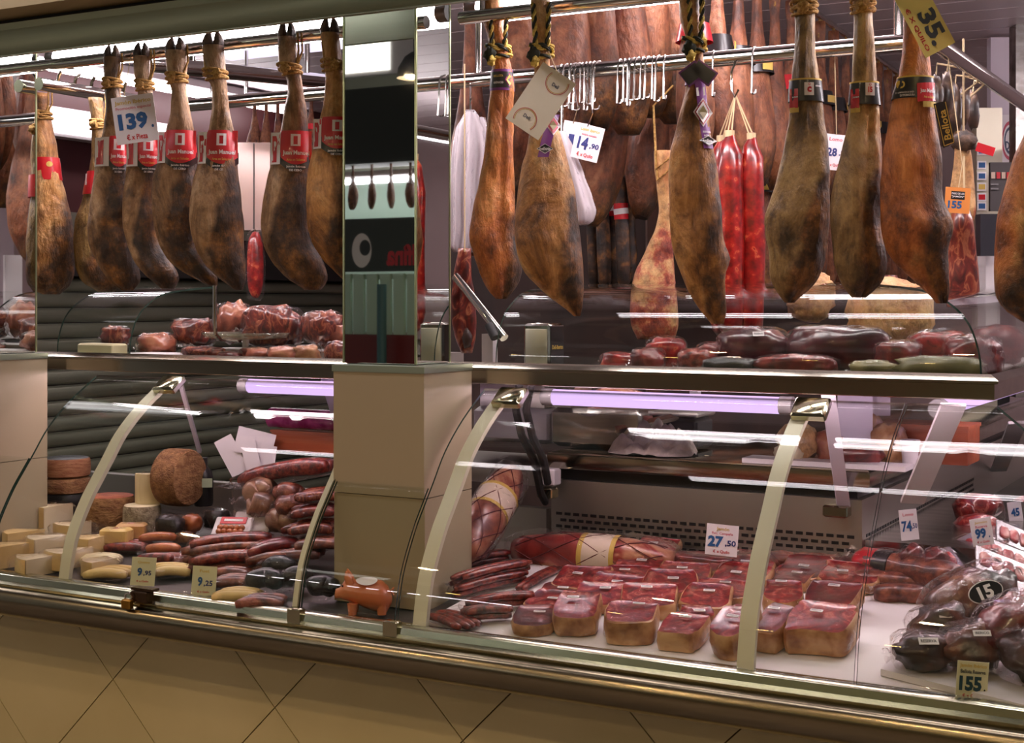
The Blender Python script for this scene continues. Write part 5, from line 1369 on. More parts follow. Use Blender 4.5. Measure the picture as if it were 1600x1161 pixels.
p = atDeck(566, 956); p.y = 2.655; p = atY(566, 958, 2.655)
T = thing('pig_figurine', 'small terracotta pig figurine with a white oval sticker, standing before the pillar', 'figurine', p)
sp = [(-.062, .042, .004), (-.060, .044, .011), (-.050, .046, .012), (-.040, .052, .022), (-.026, .054, .027), (-.012, .048, .027), (.004, .044, .031), (.024, .042, .036), (.044, .038, .036), (.058, .034, .028), (.066, .032, .012), (.068, .032, .003)]
rings = [[p + RV * x + ZV * (z + r_ * math.sin(6.2832 * k / 18)) + FV * (r_ * .9 * math.cos(6.2832 * k / 18)) for k in range(18)] for x, z, r_ in sp]
part('body', MB().loft(rings), TERRA, T, 'all')
for sg in (-1, 1):
    e0 = p + RV * -.028 + ZV * .074 + FV * .015 * sg
    part('ear', MB().loft([[e0 + (RV * math.cos(6.2832 * k / 8) * .010 + FV * math.sin(6.2832 * k / 8) * .006) * f + ZV * z + RV * (-z * .3) for k in range(8)] for f, z in ((1, -.006), (.9, .008), (.15, .024))]), TERRA, T, True)
    for x in (-.02, .046):
        part('leg', MB().tube([p + RV * x + FV * .016 * sg + ZV * .025, p + RV * x + FV * .017 * sg], [.013, .010], 10), TERRA, T, True)
    part('eye', MB().ball(p + RV * -.043 + ZV * .064 + FV * .014 * sg, .0025, .0025, .0025, 8, 6), BLACK, T)
part('tail', MB().tube([p + RV * (.068 + .004 * math.cos(t)) + FV * .004 * math.sin(t) + ZV * (.04 + .003 * t) for t in (0, 1, 2, 3, 4, 5, 6)], .002, 5), TERRA, T, True)
c0 = p + RV * .012 + ZV * .045; rr = .037
def onb(a, b):   # on the back's flank
    t = 1.05 - b / .03
    return c0 + RV * a - FV * (math.cos(t) * .0335 + .002) + ZV * (math.sin(t) * .036 + .002)
st_ = part('sticker', MB().grid(lambda u, v: onb(.024 * (v + .02) * math.cos(6.2832 * u), .012 * (v + .02) * math.sin(6.2832 * u)), 18, 2), WHITEP, T, True)

# ------------------------------------------------------------------ things on the rear worktop, seen through the glass
p = atY(790, 710, 3.46); wz = 1.104
T = thing('meat_slicer', 'stainless steel slicing machine on the rear worktop', 'slicer', Vector((p.x, 3.5, wz)))
x0, x1 = atY(738, 700, 3.46).x, atY(858, 700, 3.46).x
part('base_housing', MB().obox(((x0 + x1) / 2, 3.55, wz + .05), XV, YV, ZV, (x1 - x0) / 2, .09, .048, .012), WHITE, T, True)
part('blade_guard', MB().loft([[Vector((x, y, z)) for y, z in ((3.47, wz + .10), (3.47, wz + .17), (3.50, wz + .21), (3.58, wz + .21), (3.62, wz + .10))] for x in (x0 + .02, x1 - .02)]), DULL, T, True)
xa, xb = atY(858, 700, 3.42).x, atY(1000, 700, 3.42).x
part('motor_housing', MB().obox(((xa + xb) / 2, 3.50, wz + .055), XV, YV, ZV, (xb - xa) / 2, .075, .052, .012), STEEL, T, True)
part('carriage', MB().loft([[Vector((x, y, z)) for y, z in ((3.43, wz + .108), (3.43, wz + .135), (3.47, wz + .175), (3.56, wz + .175), (3.56, wz + .108))] for x in (xa - .02, xa + .06)]), STEEL, T, True)
part('plate_arm', MB().tube([atY(962, 672, 3.42), atY(1060, 650, 3.5)], .012, 6), STEEL, T)
sm = atY(928, 646, 3.46)
T = thing('plate', 'small white plate of sliced meat on the slicing machine', 'plate', sm)
part('dish', MB().loft([[sm + Vector((r_ * math.cos(6.2832 * k / 20), r_ * math.sin(6.2832 * k / 20), z)) for k in range(20)] for r_, z in ((.03, -.008), (.045, 0), (.047, .002), (.03, -.005))]), WHITE, T, True)
part('slices', MB().ball(sm + ZV * .004, .034, .03, .012, 14, 7, None, .4, 5), SLICE, T, 'all')
lump('meat_roll', 'pinkish meat roll on top of the slicing machine', 'meat', atY(965, 640, 3.58), (.075, .04, .03), LOAF, 0, 0, True, None)
T = thing('dark_scale', 'dark grey weighing scale behind the cloth on the worktop', 'scale', atY(1055, 722, 3.55))
q = atY(1055, 722, 3.55); q.z = wz
part('body', MB().obox(q + ZV * .045, XV, YV, ZV, .085, .06, .042, .01), DARK, T, True); part('platter', MB().obox(q + ZV * .096, XV, YV, ZV, .09, .065, .006, .004), DULL, T, True)
T = thing('post', 'thin pale post standing behind the worktop', 'post', atY(1088, 740, 3.72)); q = atY(1088, 740, 3.72)
part('upright', MB().box((q.x - .012, 3.70, 0), (q.x + .012, 3.725, 1.30)), LILW, T)
# crumpled cloth
def cloth(label, c, rx, ry, h, seed, mat=CLOTH, name='cloth'):
    T = thing(name, label, 'cloth', c)
    def fn(u, v):
        x, y = u * 2 - 1, v * 2 - 1; r_ = min(1, max(abs(x), abs(y)) * .6 + math.hypot(x, y) * .35)
        z = h * max(0, 1 - r_ ** 3) * (.25 + 1.5 * abs(mnoise.noise(Vector((x * 1.7, y * 2.4, seed))))) + .016 * mnoise.noise(Vector((x * 5, y * 5, seed + 3))) * (1 - r_ ** 4)
        return Vector(c) + XV * rx * x * (1 - .25 * abs(y) ** 3) + YV * ry * y * (1 - .25 * abs(x) ** 3) + ZV * max(z, .002)
    part('fabric', MB().grid(fn, 26, 18), mat, T, 'all')
    return T
q = atY(1020, 738, 3.40); q.z = wz
cloth('crumpled grey cloth on the front of the worktop', q, .12, .07, .085, 2)
q = atY(1000, 735, 3.47); q.z = wz
T = thing('jar', 'small jar with a red lid standing in the cloth', 'jar', q)
part('jar_body', MB().tube([q, q + ZV * .075], .032, 16), glassy('jar_plastic', (236, 210, 206), 1.4, body=.6, bodycol=(220, 180, 170)), T, True)
part('lid', MB().tube([q + ZV * .0755, q + ZV * .092], .034, 16), M('brown_red_lid', (130, 50, 36), rough=.4), T, True)
sign_card('cutting_board', 'pale cutting board standing at the back of the worktop', 'board', atY(1120, 722, 3.45), .065, .03, 4, [], CHEESE, thick=.012)
sign_card('hung_sheet', 'white plastic sheet hanging behind the lilac brace', 'sheet', atY(1336, 648, 3.42), .085, .12, 0, [], M('lilac_sheet', (226, 214, 232), rough=.6))
sign_card('hung_sheet', 'pale paper sheet hanging right of the white plastic sheet', 'sheet', atY(1372, 632, 3.5), .06, .055, 0, [], M('grey_lilac_sheet', (186, 172, 182), rough=.6))
GW = 'pieces of meat on the rear worktop'
for i, (x, y, Y, r_, m, yw) in enumerate([(1248, 738, 3.42, (.05, .04, .045), HAM_CUT, 20), (1232, 742, 3.38, (.035, .03, .022), CHEESE, 10), (1345, 738, 3.50, (.055, .05, .065), RIND, 10), (1388, 738, 3.46, (.045, .04, .05), RIND, -10), (1340, 742, 3.40, (.06, .04, .028), MEATD, 12), (1300, 742, 3.42, (.04, .03, .04), LOAF, 0)]):
    q = atY(x, y, Y); q.z = wz
    lump('cut_meat', ['cut ham with a pink swirl left of the lilac brace', 'cheese-coloured block in front of the cut ham', 'big pale rind-covered joint right of the lilac brace', 'pale rounded joint beside the white tub', 'dark red cut below the pale joint', 'pink joint behind the lilac brace'][i], 'meat', q, r_, m, yw, 0, False, None, GW)
q0, q1 = atY(1372, 700, 3.52), atY(1512, 700, 3.52)
T = thing('wooden_box', 'red-brown wooden box at the corner of the worktop', 'box', Vector(((q0.x + q1.x) / 2, 3.6, wz)))
for nm, lo, hi in (('side', (q0.x, 3.52, wz), (q1.x, 3.532, wz + .085)), ('side', (q0.x, 3.65, wz), (q1.x, 3.662, wz + .085)), ('end', (q0.x, 3.5325, wz), (q0.x + .012, 3.6495, wz + .085)), ('end', (q1.x - .012, 3.5325, wz), (q1.x, 3.6495, wz + .085)), ('lid', (q0.x - .003, 3.515, wz + .0855), (q1.x + .003, 3.667, wz + .094))):
    part(nm, MB().box(lo, hi), WOOD, T)
q = atY(1422, 738, 3.42); q.z = wz
T = thing('white_tub', 'small white plastic tub in front of the wooden box', 'tub', q)
part('tub_body', MB().loft([[q + Vector((r_ * math.cos(6.2832 * k / 18), r_ * math.sin(6.2832 * k / 18), z)) for k in range(18)] for r_, z in ((.017, 0), (.021, .055), (.023, .056), (.023, .062))]), WHITE, T, True)
part('lid', MB().tube([q + ZV * .0622, q + ZV * .066], .0235, 18), WHITE, T, True)
T = thing('white_board', 'long white board along the front of the worktop', 'board', atY(1290, 760, 3.33))
a, b = atY(1160, 752, 3.325), atY(1415, 762, 3.325)
part('plank', MB().box((a.x, 3.322, wz), (b.x, 3.40, wz + .012)), WHITE, T)

# ------------------------------------------------------------------ goods on the shelf behind the glass guards
SZ = 1.331
def onshelf(px, py, Y):
    q = atY(px, py, Y); q.z = SZ; return q
GU = 'film-wrapped meats on the shelf, right side'
for i, (x, Y, r_, m, yw, tg) in enumerate([
    (968, 3.16, (.045, .03, .022), CHORIZO, 8, None), (1012, 3.12, (.04, .03, .028), MEATD, -10, None), (1040, 3.22, (.05, .03, .040), CHORIZO, 12, None),
    (1090, 3.14, (.045, .035, .028), SAUS, 0, None), (1120, 3.24, (.05, .03, .034), MEATD, 20, None),
    (1180, 3.20, (.085, .045, .052), M('purple_cured_meat', [(.35, (44, 14, 22)), (.55, (80, 30, 38)), (.7, (124, 66, 66))], scale=14, rough=.3, coat=.5), 10, (.013, .007, 'RESERVA')),
    (1310, 3.22, (.12, .05, .055), M('purple_cured_meat', (0, 0, 0)), 6, None), (1405, 3.16, (.05, .04, .04), MEATD, -12, None),
    (1470, 3.24, (.075, .045, .050), MEAT, 10, None), (1520, 3.18, (.06, .045, .046), MEATD, -8, None),
    (1245, 3.10, (.09, .035, .024), MEATD, 4, None), (1140, 3.08, (.06, .03, .020), BLACKS, 2, None), (1470, 3.06, (.09, .03, .026), M('olive_bag', [(.35, (92, 88, 52)), (.65, (140, 130, 84))], scale=14, rough=.4), 5, None), (1365, 3.08, (.05, .03, .02), M('olive_bag', (0, 0, 0)), 0, None), (1562, 3.95, (.07, .05, .05), MEATD, 40, None)]):
    lump('packed_meat', ['small red packed meat nearest the napkin box', 'dark packed meat second from the napkin box', 'red packed meat in a flapping clear bag', 'reddish packed sausage meat below the ribboned ham', 'dark packed meat behind the ribboned ham tip', 'large purple-brown cured piece with a white sticker', 'longest purple-brown cured loin under the right-hand trio', 'dark packed end piece below the trio', 'bright red packed meat left of the guard corner', 'dark red packed meat at the guard corner', 'low dark packed strip in front of the long loin', 'black packed piece at the front of the shelf', 'olive-toned packed bag at the guard corner', 'small olive-toned bag at the front of the shelf', 'dark packed meat round the corner at the right edge'][i], 'meat', onshelf(x, 560, Y), r_, m, yw, 0, True, tg, GU)
T = lump('pale_ham', 'pale uncut ham lying behind the shelf guard', 'ham', atY(1392, 536, 3.46), (.10, .06, .075), HAM_CUT, 10, 0, False, None)
lump('pale_ham', 'pale ham end glimpsed under the olive brown ham', 'ham', atY(1265, 500, 3.5), (.06, .05, .06), HAM_CUT, 10, 0, False, None)
# cut ham standing on its stand
H = Ham([(236, 1022, 1054), (262, 1022, 1054), (290, 1026, 1053), (330, 1030, 1052), (360, 1024, 1052), (390, 1010, 1052), (425, 992, 1054), (450, 986, 1056), (480, 984, 1058), (510, 986, 1060), (530, 996, 1054)], 3.50, 31, (.25, -.3), .6)
T = thing('carved_ham', 'carved ham showing red meat and fat behind the glass guard', 'ham', H.O + RV * H.dims(H.zb)[0] + ZV * H.zb)
part('ham_body', H.mesh(40, 24), HAM_CUT, T, 'all')
for q_ in (.02, .05): part('rope_loop', MB().tube([H.surf(1.2, H.zt - q_, .004), H.surf(2.4, H.zt - q_ - .03, .006), H.surf(3.1, H.zt + .12, .002), H.surf(1.0, H.zt + .17, .01)], .003, 5), ROPE, T, True)
H = Ham([(388, 716, 736), (430, 708, 737), (465, 705, 742), (500, 705, 744), (530, 712, 743), (552, 722, 738)], 3.20, 32, (.1, .2), .5)
T = thing('bacon_leg', 'thin streaky meat leg hanging beside the pillar', 'meat', H.O + RV * H.dims(H.zb)[0] + ZV * H.zb)
part('meat', H.mesh(24, 18), BACON, T, 'all'); part('dark_end', MB().ball(H.surf(1.4, H.zb + .04, -.006), .016, .012, .026, 10, 8, None, .3, 4), M('dark_meat_end', (54, 30, 22), rough=.5), T, 'all')
part('string', MB().tube([H.surf(1.5, H.zt - .01), H.O + RV * H.dims(H.zt)[0] + ZV * Z2], .002, 5), TWINE, T)
T = thing('ham_stand', 'steel ham stand with a slanting clamp bar beside the pillar', 'ham stand', onshelf(770, 560, 3.12))
part('clamp_bar', MB().tube([atY(712, 432, 3.16), atY(788, 528, 3.10)], .0115, 12), STEELB, T, True)
part('clamp_knob', MB().tube([atY(764, 508, 3.10), atY(774, 528, 3.09)], .012, 10), DARK, T, True)
q = onshelf(765, 560, 3.13); part('column', MB().box((q.x - .016, q.y - .012, SZ), (q.x + .016, q.y + .012, SZ + .085)), WHITE, T)
part('foot', MB().obox(q + ZV * .006, XV, YV, ZV, .04, .03, .006, .003), DULL, T)
q = onshelf(838, 560, 3.085)
T = thing('napkin_dispenser', 'chrome napkin dispenser with dark printed side behind the glass guard', 'napkin dispenser', q)
part('case', MB().obox(q + ZV * .058 + YV * .04, XV, YV, ZV, .036, .04, .056, .006), STEELB, T, True)
part('front_plate', MB().obox(q + ZV * .053 - YV * .001, XV, ZV, -YV, .030, .047, .002, .0015), M('satin_front', (206, 200, 184), rough=.45, metal=.6), T, True)
s_ = part('side_plate', MB().obox(q + ZV * .058 + YV * .04 + XV * .0365, YV, ZV, XV, .034, .048, .001), BLACKP, T)
vs, fs = text_mesh('Deli-Iberics', .02); part('lettering', MB().add([q + ZV * (.055 + b * .010) + YV * (.04 + a * .056) + XV * .0382 for a, b in vs], fs), GOLDP, s_)
# left side
GV = 'packed bacon pieces on the left shelf'
for i, (x, Y, r_, m, yw, z) in enumerate([(245, 3.16, (.055, .04, .030), LOAF, 10, .012), (180, 3.26, (.045, .03, .03), BACON, 5, .03), (302, 3.24, (.07, .045, .040), BACON, -6, .035), (318, 3.14, (.06, .035, .018), BACON, 10, 0), (365, 3.28, (.055, .045, .055), LOAF, 0, .05), (428, 3.26, (.09, .05, .055), BACON, 14, .04), (505, 3.24, (.055, .045, .045), BACON, -20, .05), (480, 3.12, (.035, .03, .024), RIND, 10, .0), (400, 3.10, (.045, .03, .02), LOAF, -10, 0), (445, 3.10, (.045, .03, .022), LOAF, 12, 0), (535, 3.14, (.04, .04, .03), BACON, 0, .0), (360, 3.08, (.035, .025, .014), MEATD, 0, 0), (530, 3.26, (.05, .04, .035), LOAF, 5, .03)]):
    lump('packed_bacon', ['film-wrapped meat on the white tray beside the guard edge', 'red meat piece behind the cream slab under the guard', 'thick bacon slab left of the scale rod', 'thin bacon slab under the scale pan', 'pink bacon piece behind the scale rod', 'biggest pile of bacon right of the scale rod', 'curled bacon slices near the pillar', 'small tan wrapped piece near the pillar', 'pale wrapped piece in front of the scale pan', 'pale wrapped piece right of the scale pan', 'streaky wrapped piece against the pillar, lower', 'small dark wrapped piece under the pan rim', 'pink wrapped piece against the pillar, upper'][i], 'meat', onshelf(x, 560, Y) + ZV * z, r_, m, yw, 0, True, None, GV, .4)
base_tray = thing('steel_tray', 'flat steel tray under the packed bacon', 'tray', Vector((-2.35, 3.25, SZ)))
part('tray_floor', MB().box((-2.86, 3.20, SZ), (-2.03, 3.36, SZ + .028)), DULL, base_tray)
q = onshelf(242, 562, 3.08)
T = thing('white_tray', 'white foam tray at the edge of the glass guard', 'tray', q); part('dish', MB().obox(q + ZV * .010, XV, YV, ZV, .065, .05, .010, .006), WHITE, T, True)
q = onshelf(160, 560, 3.12)
T = thing('cream_slab', 'long cream cheese slab behind the left glass guard', 'cheese', q); part('slab', MB().obox(q + ZV * .022, axes(-6)[0], axes(-6)[1], ZV, .08, .03, .020, .005), CHEESE, T, True)
part('green_tray', MB().obox(q + ZV * .004 - YV * .005, XV, YV, ZV, .09, .045, .004, .002), M('mint_tray', (150, 186, 160), rough=.4), T)
q = atY(384, 524, 3.16)
T = thing('hanging_scale', 'hanging scale with a round glass pan on a bent steel rod', 'scale', Vector((q.x, q.y, SZ)))
part('pan', MB().loft([[q + Vector((r_ * math.cos(6.2832 * k / 32), r_ * .8 * math.sin(6.2832 * k / 32), z)) for k in range(32)] for r_, z in ((.06, -.012), (.125, -.006), (.135, .008), (.131, .008), (.12, -.003), (.06, -.009))]), glassy('pan_glass', (226, 226, 214), 1.5, extra=.05, body=.12, bodycol=(220, 220, 200)), T, 'all')
part('rod', MB().tube([atY(336, 380, 3.02), atY(336, 500, 3.02), atY(337, 522, 3.03), atY(345, 530, 3.06), atY(372, 531, 3.12)], .006, 8), STEELB, T, True)
part('foot', MB().tube([Vector((q.x, q.y, SZ)), Vector((q.x, q.y, q.z - .012))], .01, 10), DULL, T, True)

# ------------------------------------------------------------------ hanging goods between front rail and back
def pleated_bag(label, pts, Y, seed, folds=9, depth_=.05):
    """pts (py, l, r): bunch of plastic bags hanging from a hook"""
    d = depth(atY(sum((a + b) / 2 for _, a, b in pts) / len(pts), 300, Y)); k = d / FPX; O = Vector((FW[0] * d, FW[1] * d, 0)); rings = []; n = 72
    pr = [(EYE - (y - HOR) * k, (l - 800) * k, (r - 800) * k) for y, l, r in pts]
    for i in range(25):
        t = i / 24; z = pr[0][0] + (pr[-1][0] - pr[0][0]) * t; l, r = lerp_prof(pr, z); ring = []
        for j in range(n):
            th = 6.2832 * j / n; w = (r - l) / 2; h = min(depth_, w * .8)
            q = 1 + .30 * math.sin(th * folds + 1.5 * mnoise.noise(Vector((t * 3, seed, 1)))) * min(1, .3 + t * 2) + .14 * mnoise.noise(Vector((math.cos(th) * 3, math.sin(th) * 3, t * 3 + seed)))
            ring.append(O + RV * ((l + r) / 2 + w * math.cos(th) * (.9 + .1 * q)) - FV * h * math.sin(th) * q + ZV * z)
        rings.append(ring)
    T = thing('plastic_bag', label, 'bag', rings[-1][0])
    part('bag_body', MB().loft(rings), BAGM, T, 'all')
    return T, O, pr
T, O, pr = pleated_bag('bundle of white plastic bags hanging beside the pillar', [(172, 728, 742), (184, 722, 750), (200, 712, 760), (240, 706, 765), (300, 704, 762), (360, 704, 752), (388, 704, 744), (394, 708, 740)], 3.35, 3)
part('bag_tail', MB().loft([[O + RV * (x - 800) * (pr[0][1] / (728 - 800)) + FV * .02 * math.sin(a) + ZV * z for x, a in ((cx - w_, 0), (cx, 1.57), (cx + w_, 3.14), (cx, 4.71))] for cx, w_, z in ((752, 6, pr[1][0]), (764, 10, pr[3][0]), (768, 8, pr[3][0] - .12), (760, 4, pr[3][0] - .25))]), BAGM, T, 'all')
part('hook', MB().tube([O + RV * (735 - 800) * (pr[0][1] / (728 - 800)) + ZV * z for z in (pr[0][0] - .01, pr[0][0] + .03)] + [Vector((*atY(735, 100, 3.45).xy, Z2))], .003, 6), STEELB, T, True)
T, O, pr = pleated_bag('white plastic bag hanging behind the golden ham', [(205, 872, 884), (230, 874, 896), (270, 880, 912), (310, 888, 926), (330, 894, 932), (345, 898, 928), (352, 904, 918)], 3.30, 8, 5)
part('hook', MB().tube([O + RV * ((878 - 800) * (pr[0][1] / (872 - 800))) + ZV * (pr[0][0] - .01), Vector((*atY(880, 100, 3.45).xy, Z2))], .003, 6), STEELB, T, True)
G9 = 'red sausages hanging from one hook'
for i, (x, Y, r_) in enumerate([(1140, 3.42, 22), (1174, 3.46, 20), (1126, 3.50, 18)]):
    k = depth(atY(x, 300, Y)) / FPX; rr = r_ * k
    T = thing('red_sausage', ['left one of the thick bright red hanging sausages', 'right one of the thick bright red hanging sausages', 'bright red hanging sausage half hidden at the back'][i], 'sausage', atY(x, 520, Y), G9)
    top = 212 + 4 * i
    pts = [(top - 8, .22), (top, .3), (top + 12, .6), (top + 30, .88), (top + 60, 1), (380, 1.03), (490, 1), (515, .8), (525, .3)]
    part('casing', MB().tube([atY(x + (1.5 if j % 2 else -1), y, Y) for j, (y, f) in enumerate(pts)], [rr * f for _, f in pts], 20), CHORIZO, T, 'all')
    part('tie', MB().tube([atY(x, top - 8, Y), atY(x, top + 2, Y)], rr * .36, 10), TWINE, T, True)
    for s2 in (-3, 3): part('string', MB().tube([atY(x + s2, top - 4, Y), atY(1149, 148, 3.44)], .002, 5), TWINE, T)
T = thing('sausage_hook', 'steel hook holding the red sausages', 'hook', atY(1149, 150, 3.44))
part('shaft', MB().tube([atY(1150, 95, 3.43), atY(1143, 112, 3.43), atY(1143, 140, 3.43), atY(1148, 152, 3.43), atY(1154, 140, 3.43)], .003, 7), STEELB, T, True)
# S hooks on the corner rail
hx = [878, 886, 893, 899, 905, 911, 917, 923, 929, 936, 970, 977, 984, 991, 998, 1006, 1014, 1022, 1030, 1040, 1116, 1180]
for i, x in enumerate(hx):
    c = atY(x, 100, 3.45); c.z = Z2; t = RNG.uniform(-.5, .5); dv = (XV * math.sin(t) * .5 - YV).normalized(); L_ = RNG.uniform(.075, .10)
    pts = [c + dv * .022 * math.cos(a) + ZV * .022 * math.sin(a) for a in (-.9 + 3.6, 2.2, 1.6, .9, .2)] + [c + dv * .024 - ZV * L_ * .6] + [c + dv * (.02 - .022 * math.sin(b)) - ZV * (L_ + .018 * math.cos(b) * .6) for b in (-.4, .3, 1.0, 1.8)]
    T = solo('meat_hook', MB().tube(pts, .0028, 6), STEEL, 'steel S-hook on the corner rail, %s from the left' % (ORD + ['twenty-first', 'twenty-second'])[i], 'hook', 'steel hooks on the corner rail', True)
# dark logs with labels at the back
for i, (x, d, r_) in enumerate([(926, 5.0, 10), (942, 4.9, 11), (957, 4.95, 11), (972, 4.85, 11), (984, 5.0, 9)]):
    k = d / FPX
    T = thing('dark_salami', 'mottled dark salami hanging far back, %s from the left' % ORD[i], 'salami', atD(x, 448, d), 'dark salamis hanging far back')
    part('casing', MB().tube([atD(x - 4, 272, d), atD(x - 3, 280, d), atD(x - 1, 330, d), atD(x + 2, 400, d), atD(x + 3, 440, d), atD(x + 3, 450, d)], [r_ * k * f for f in (.4, .85, 1, 1.05, .95, .4)], 14), M('mottled_salami', [(.38, (26, 18, 14)), (.55, (64, 40, 24)), (.68, (130, 84, 40))], scale=26, rough=.5, bump=.3), T, 'all')
    if i < 4: part('red_label', MB().tube([atD(x - 2, 303 + 5 * i, d), atD(x - 1, 328 + 5 * i, d)], r_ * k * 1.06, 14, False), RED, T, True); part('white_label', MB().tube([atD(x - 2, 311 + 5 * i, d), atD(x - 1, 320 + 5 * i, d)], r_ * k * 1.09, 14, False), WHITEP, T, True)
    part('string', MB().tube([atD(x - 4, 274, d), atD(x - 4, 200, d)], .003, 4), TWINE, T)
for i, (x, d) in enumerate([(976, 5.3), (989, 5.35)]):
    k = d / FPX
    T = thing('pale_salami', ['pale-labelled salami hanging in the doorway, left one', 'pale-labelled salami hanging in the doorway, right one'][i], 'salami', atD(x, 335, d), 'pale-labelled salamis')
    part('casing', MB().tube([atD(x - 8, 268, d), atD(x - 5, 285, d), atD(x + 3, 322, d), atD(x + 6, 338, d)], [5 * k, 7 * k, 7 * k, 5 * k], 12), BLACKP, T, True)
    part('label', MB().tube([atD(x - 5, 285, d), atD(x + 2, 317, d)], 7.4 * k, 12, False), M('tan_label', (206, 180, 160), rough=.6), T, True)
    part('string', MB().tube([atD(x - 8, 270, d), atD(x - 8, 200, d)], .003, 4), TWINE, T)
# doorway, posts and cupboard at the back
def slab(name, label, cat, px0, px1, py0, py1, d, t, mat):
    a, b = atD(px0, py1, d), atD(px1, py0, d); c = (a + b) / 2; k = d / FPX
    T = thing(name, label, cat, Vector((c.x, c.y, a.z)))
    part('panel', MB().obox(c, RV, ZV, FV, (px1 - px0) * k / 2, (py1 - py0) * k / 2, t / 2), mat, T)
    return T, c, k
slab('dark_cupboard', 'dark cupboard standing behind the hanging salamis', 'cupboard', 700, 1330, 240, 930, 7.3, .3, M('dark_cupboard_wood', [(.3, (40, 24, 20)), (.7, (64, 40, 32))], scale=6, stretch=(1, 1, .2), rough=.5))
slab('wooden_post', 'brown wooden post beside the dark doorway', 'post', 1010, 1030, 250, 1000, 5.6, .08, WOODD)
T, c, k = slab('steel_box', 'pale steel box on the wall behind the red-banded hams', 'box', 366, 427, 226, 361, 5.0, .14, M('pink_steel', (214, 192, 188), rough=.25, metal=.7))
part('door_joint', MB().obox(c - FV * .071 + RV * 6 * k, RV, ZV, FV, .002, .148, .001), DARK, T)
part('bracket', MB().obox(c + FV * .3 - ZV * .05, RV, ZV, FV, .03, .03, .23), DARK, T)
lump('film_salami', 'red speckled salami in a clear bag hanging under the pale steel box', 'salami', atD(399, 466, 4.9), (.028, .026, .115), CHORIZO, 0, 0, True, None, None, .05, .8)
part('string', MB().tube([atD(399, 372, 4.9), atD(399, 350, 5.0)], .003, 4), TWINE, bpy.data.objects['film_salami'])

# right-hand background
GP_ = 'dark dried pieces on the corner rail'
for i, (x, y, d, h_) in enumerate([(1462, 150, 3.75, .055), (1480, 145, 3.8, .06), (1492, 172, 3.9, .065), (1505, 165, 3.95, .05), (1520, 172, 4.1, .055), (1478, 205, 3.95, .045), (1496, 212, 4.0, .05)]):
    c = atD(x, y, d)
    T = thing('dried_pepper', 'dark dried pepper hanging at the rail corner, %s' % ['nearest the ribboned orange ham', 'second from the orange ham', 'third from the orange ham', 'with a pale stalk', 'furthest right with a pale tip', 'low one on the left', 'low one on the right'][i], 'pepper', c - ZV * h_, GP_)
    part('fruit', MB().ball(c, .020, .017, h_, 12, 10, None, .35, i + 40), M('dried_pepper_skin', [(.35, (34, 24, 22)), (.55, (78, 54, 42)), (.7, (150, 116, 84))], scale=20, rough=.45, coat=.3), T, 'all')
    part('stalk', MB().tube([c + ZV * h_ * .9, c + ZV * (h_ + .03) + RV * .004, Vector((-.785, c.y, Z2 - .015))], .003, 5), TWINE, T, True)
H = Ham([(205, 1494, 1510), (232, 1492, 1516), (260, 1490, 1520), (300, 1484, 1524), (330, 1482, 1526), (352, 1490, 1520)], 4.0, 41, (.9, .3), .6)
T = thing('hanging_ham', 'tan ham with a dark hoof behind the orange 155 tag', 'ham', H.O + RV * H.dims(H.zb)[0] + ZV * H.zb)
part('ham_body', H.mesh(24, 18), HAM_CUT, T, 'all')
part('hoof_claw', MB().ball(H.surf(1.57, H.zt - .03, .0), .035, .03, .028, 12, 8, None, .4, 9), HOOF, T, 'all')
part('string', MB().tube([H.surf(1.5, H.zt), H.surf(1.5, H.zt + .25)], .003, 5), TWINE, T)
part('red_flag', MB().obox(H.surf(1.57, H.zt - .055, .03) + RV * .045, (RV * .95 - ZV * .3).normalized(), (ZV * .95 + RV * .3).normalized(), -FV, .025, .012, .0008), RED, T)
H = Ham([(318, 1492, 1512), (345, 1484, 1520), (380, 1480, 1524), (420, 1476, 1528), (455, 1476, 1530), (480, 1480, 1526)], 3.75, 42, (1.5, .3), .45)
T = thing('bacon_slab', 'hanging slab of streaky bacon behind the orange ham', 'bacon', H.O + RV * H.dims(H.zb)[0] + ZV * H.zb)
part('slab', H.mesh(24, 18), BACON, T, 'all'); part('string', MB().tube([H.surf(1.5, H.zt - .01), H.surf(1.5, H.zt + .12)], .003, 5), TWINE, T)
H = Ham([(430, 1378, 1400), (455, 1376, 1410), (490, 1378, 1420), (520, 1384, 1416)], 3.7, 43, (1.5, .3), .45)
T = thing('bacon_slab', 'streaky bacon piece seen under the slim brown ham', 'bacon', H.O + RV * H.dims(H.zb)[0] + ZV * H.zb)
part('slab', H.mesh(16, 14), BACON, T, 'all')
T, c, k = slab('steel_door', 'steel door frame with card stickers at the right', 'door', 1522, 1562, 170, 1066, 5.6, .06, M('pale_steel_door', (206, 196, 176), rough=.3, metal=.5))
for i, (y, m) in enumerate([(236, BLUEP), (258, WHITEP), (275, WHITEP), (292, GOLDP), (308, RED), (322, WHITEP)]):
    q = atD(1534, y, 5.56); part('sticker', MB().obox(q, RV, ZV, FV, 7 * k, 6.5 * k, .001), WHITEP, T); part('sticker_print', MB().obox(q - FV * .002, RV, ZV, FV, 5 * k, 4 * k, .0006), BLUEP if m is WHITEP else m, T)
T, c, k = slab('pale_wall_panel', 'pale lilac wall panel at the far right', 'panel', 1545, 1660, 60, 330, 6.2, .05, M('lilac_panel_paint', (216, 200, 212), rough=.4))
q = atD(1577, 218, 6.14); uu, vv, nn = RV, ZV, -FV
T = thing('wall_poster', 'white wall poster with a round red-ringed emblem', 'poster', atD(1577, 255, 6.14))
part('sheet', MB().obox(q, uu, vv, nn, 22 * k, 38 * k, .004), PAPER, T)
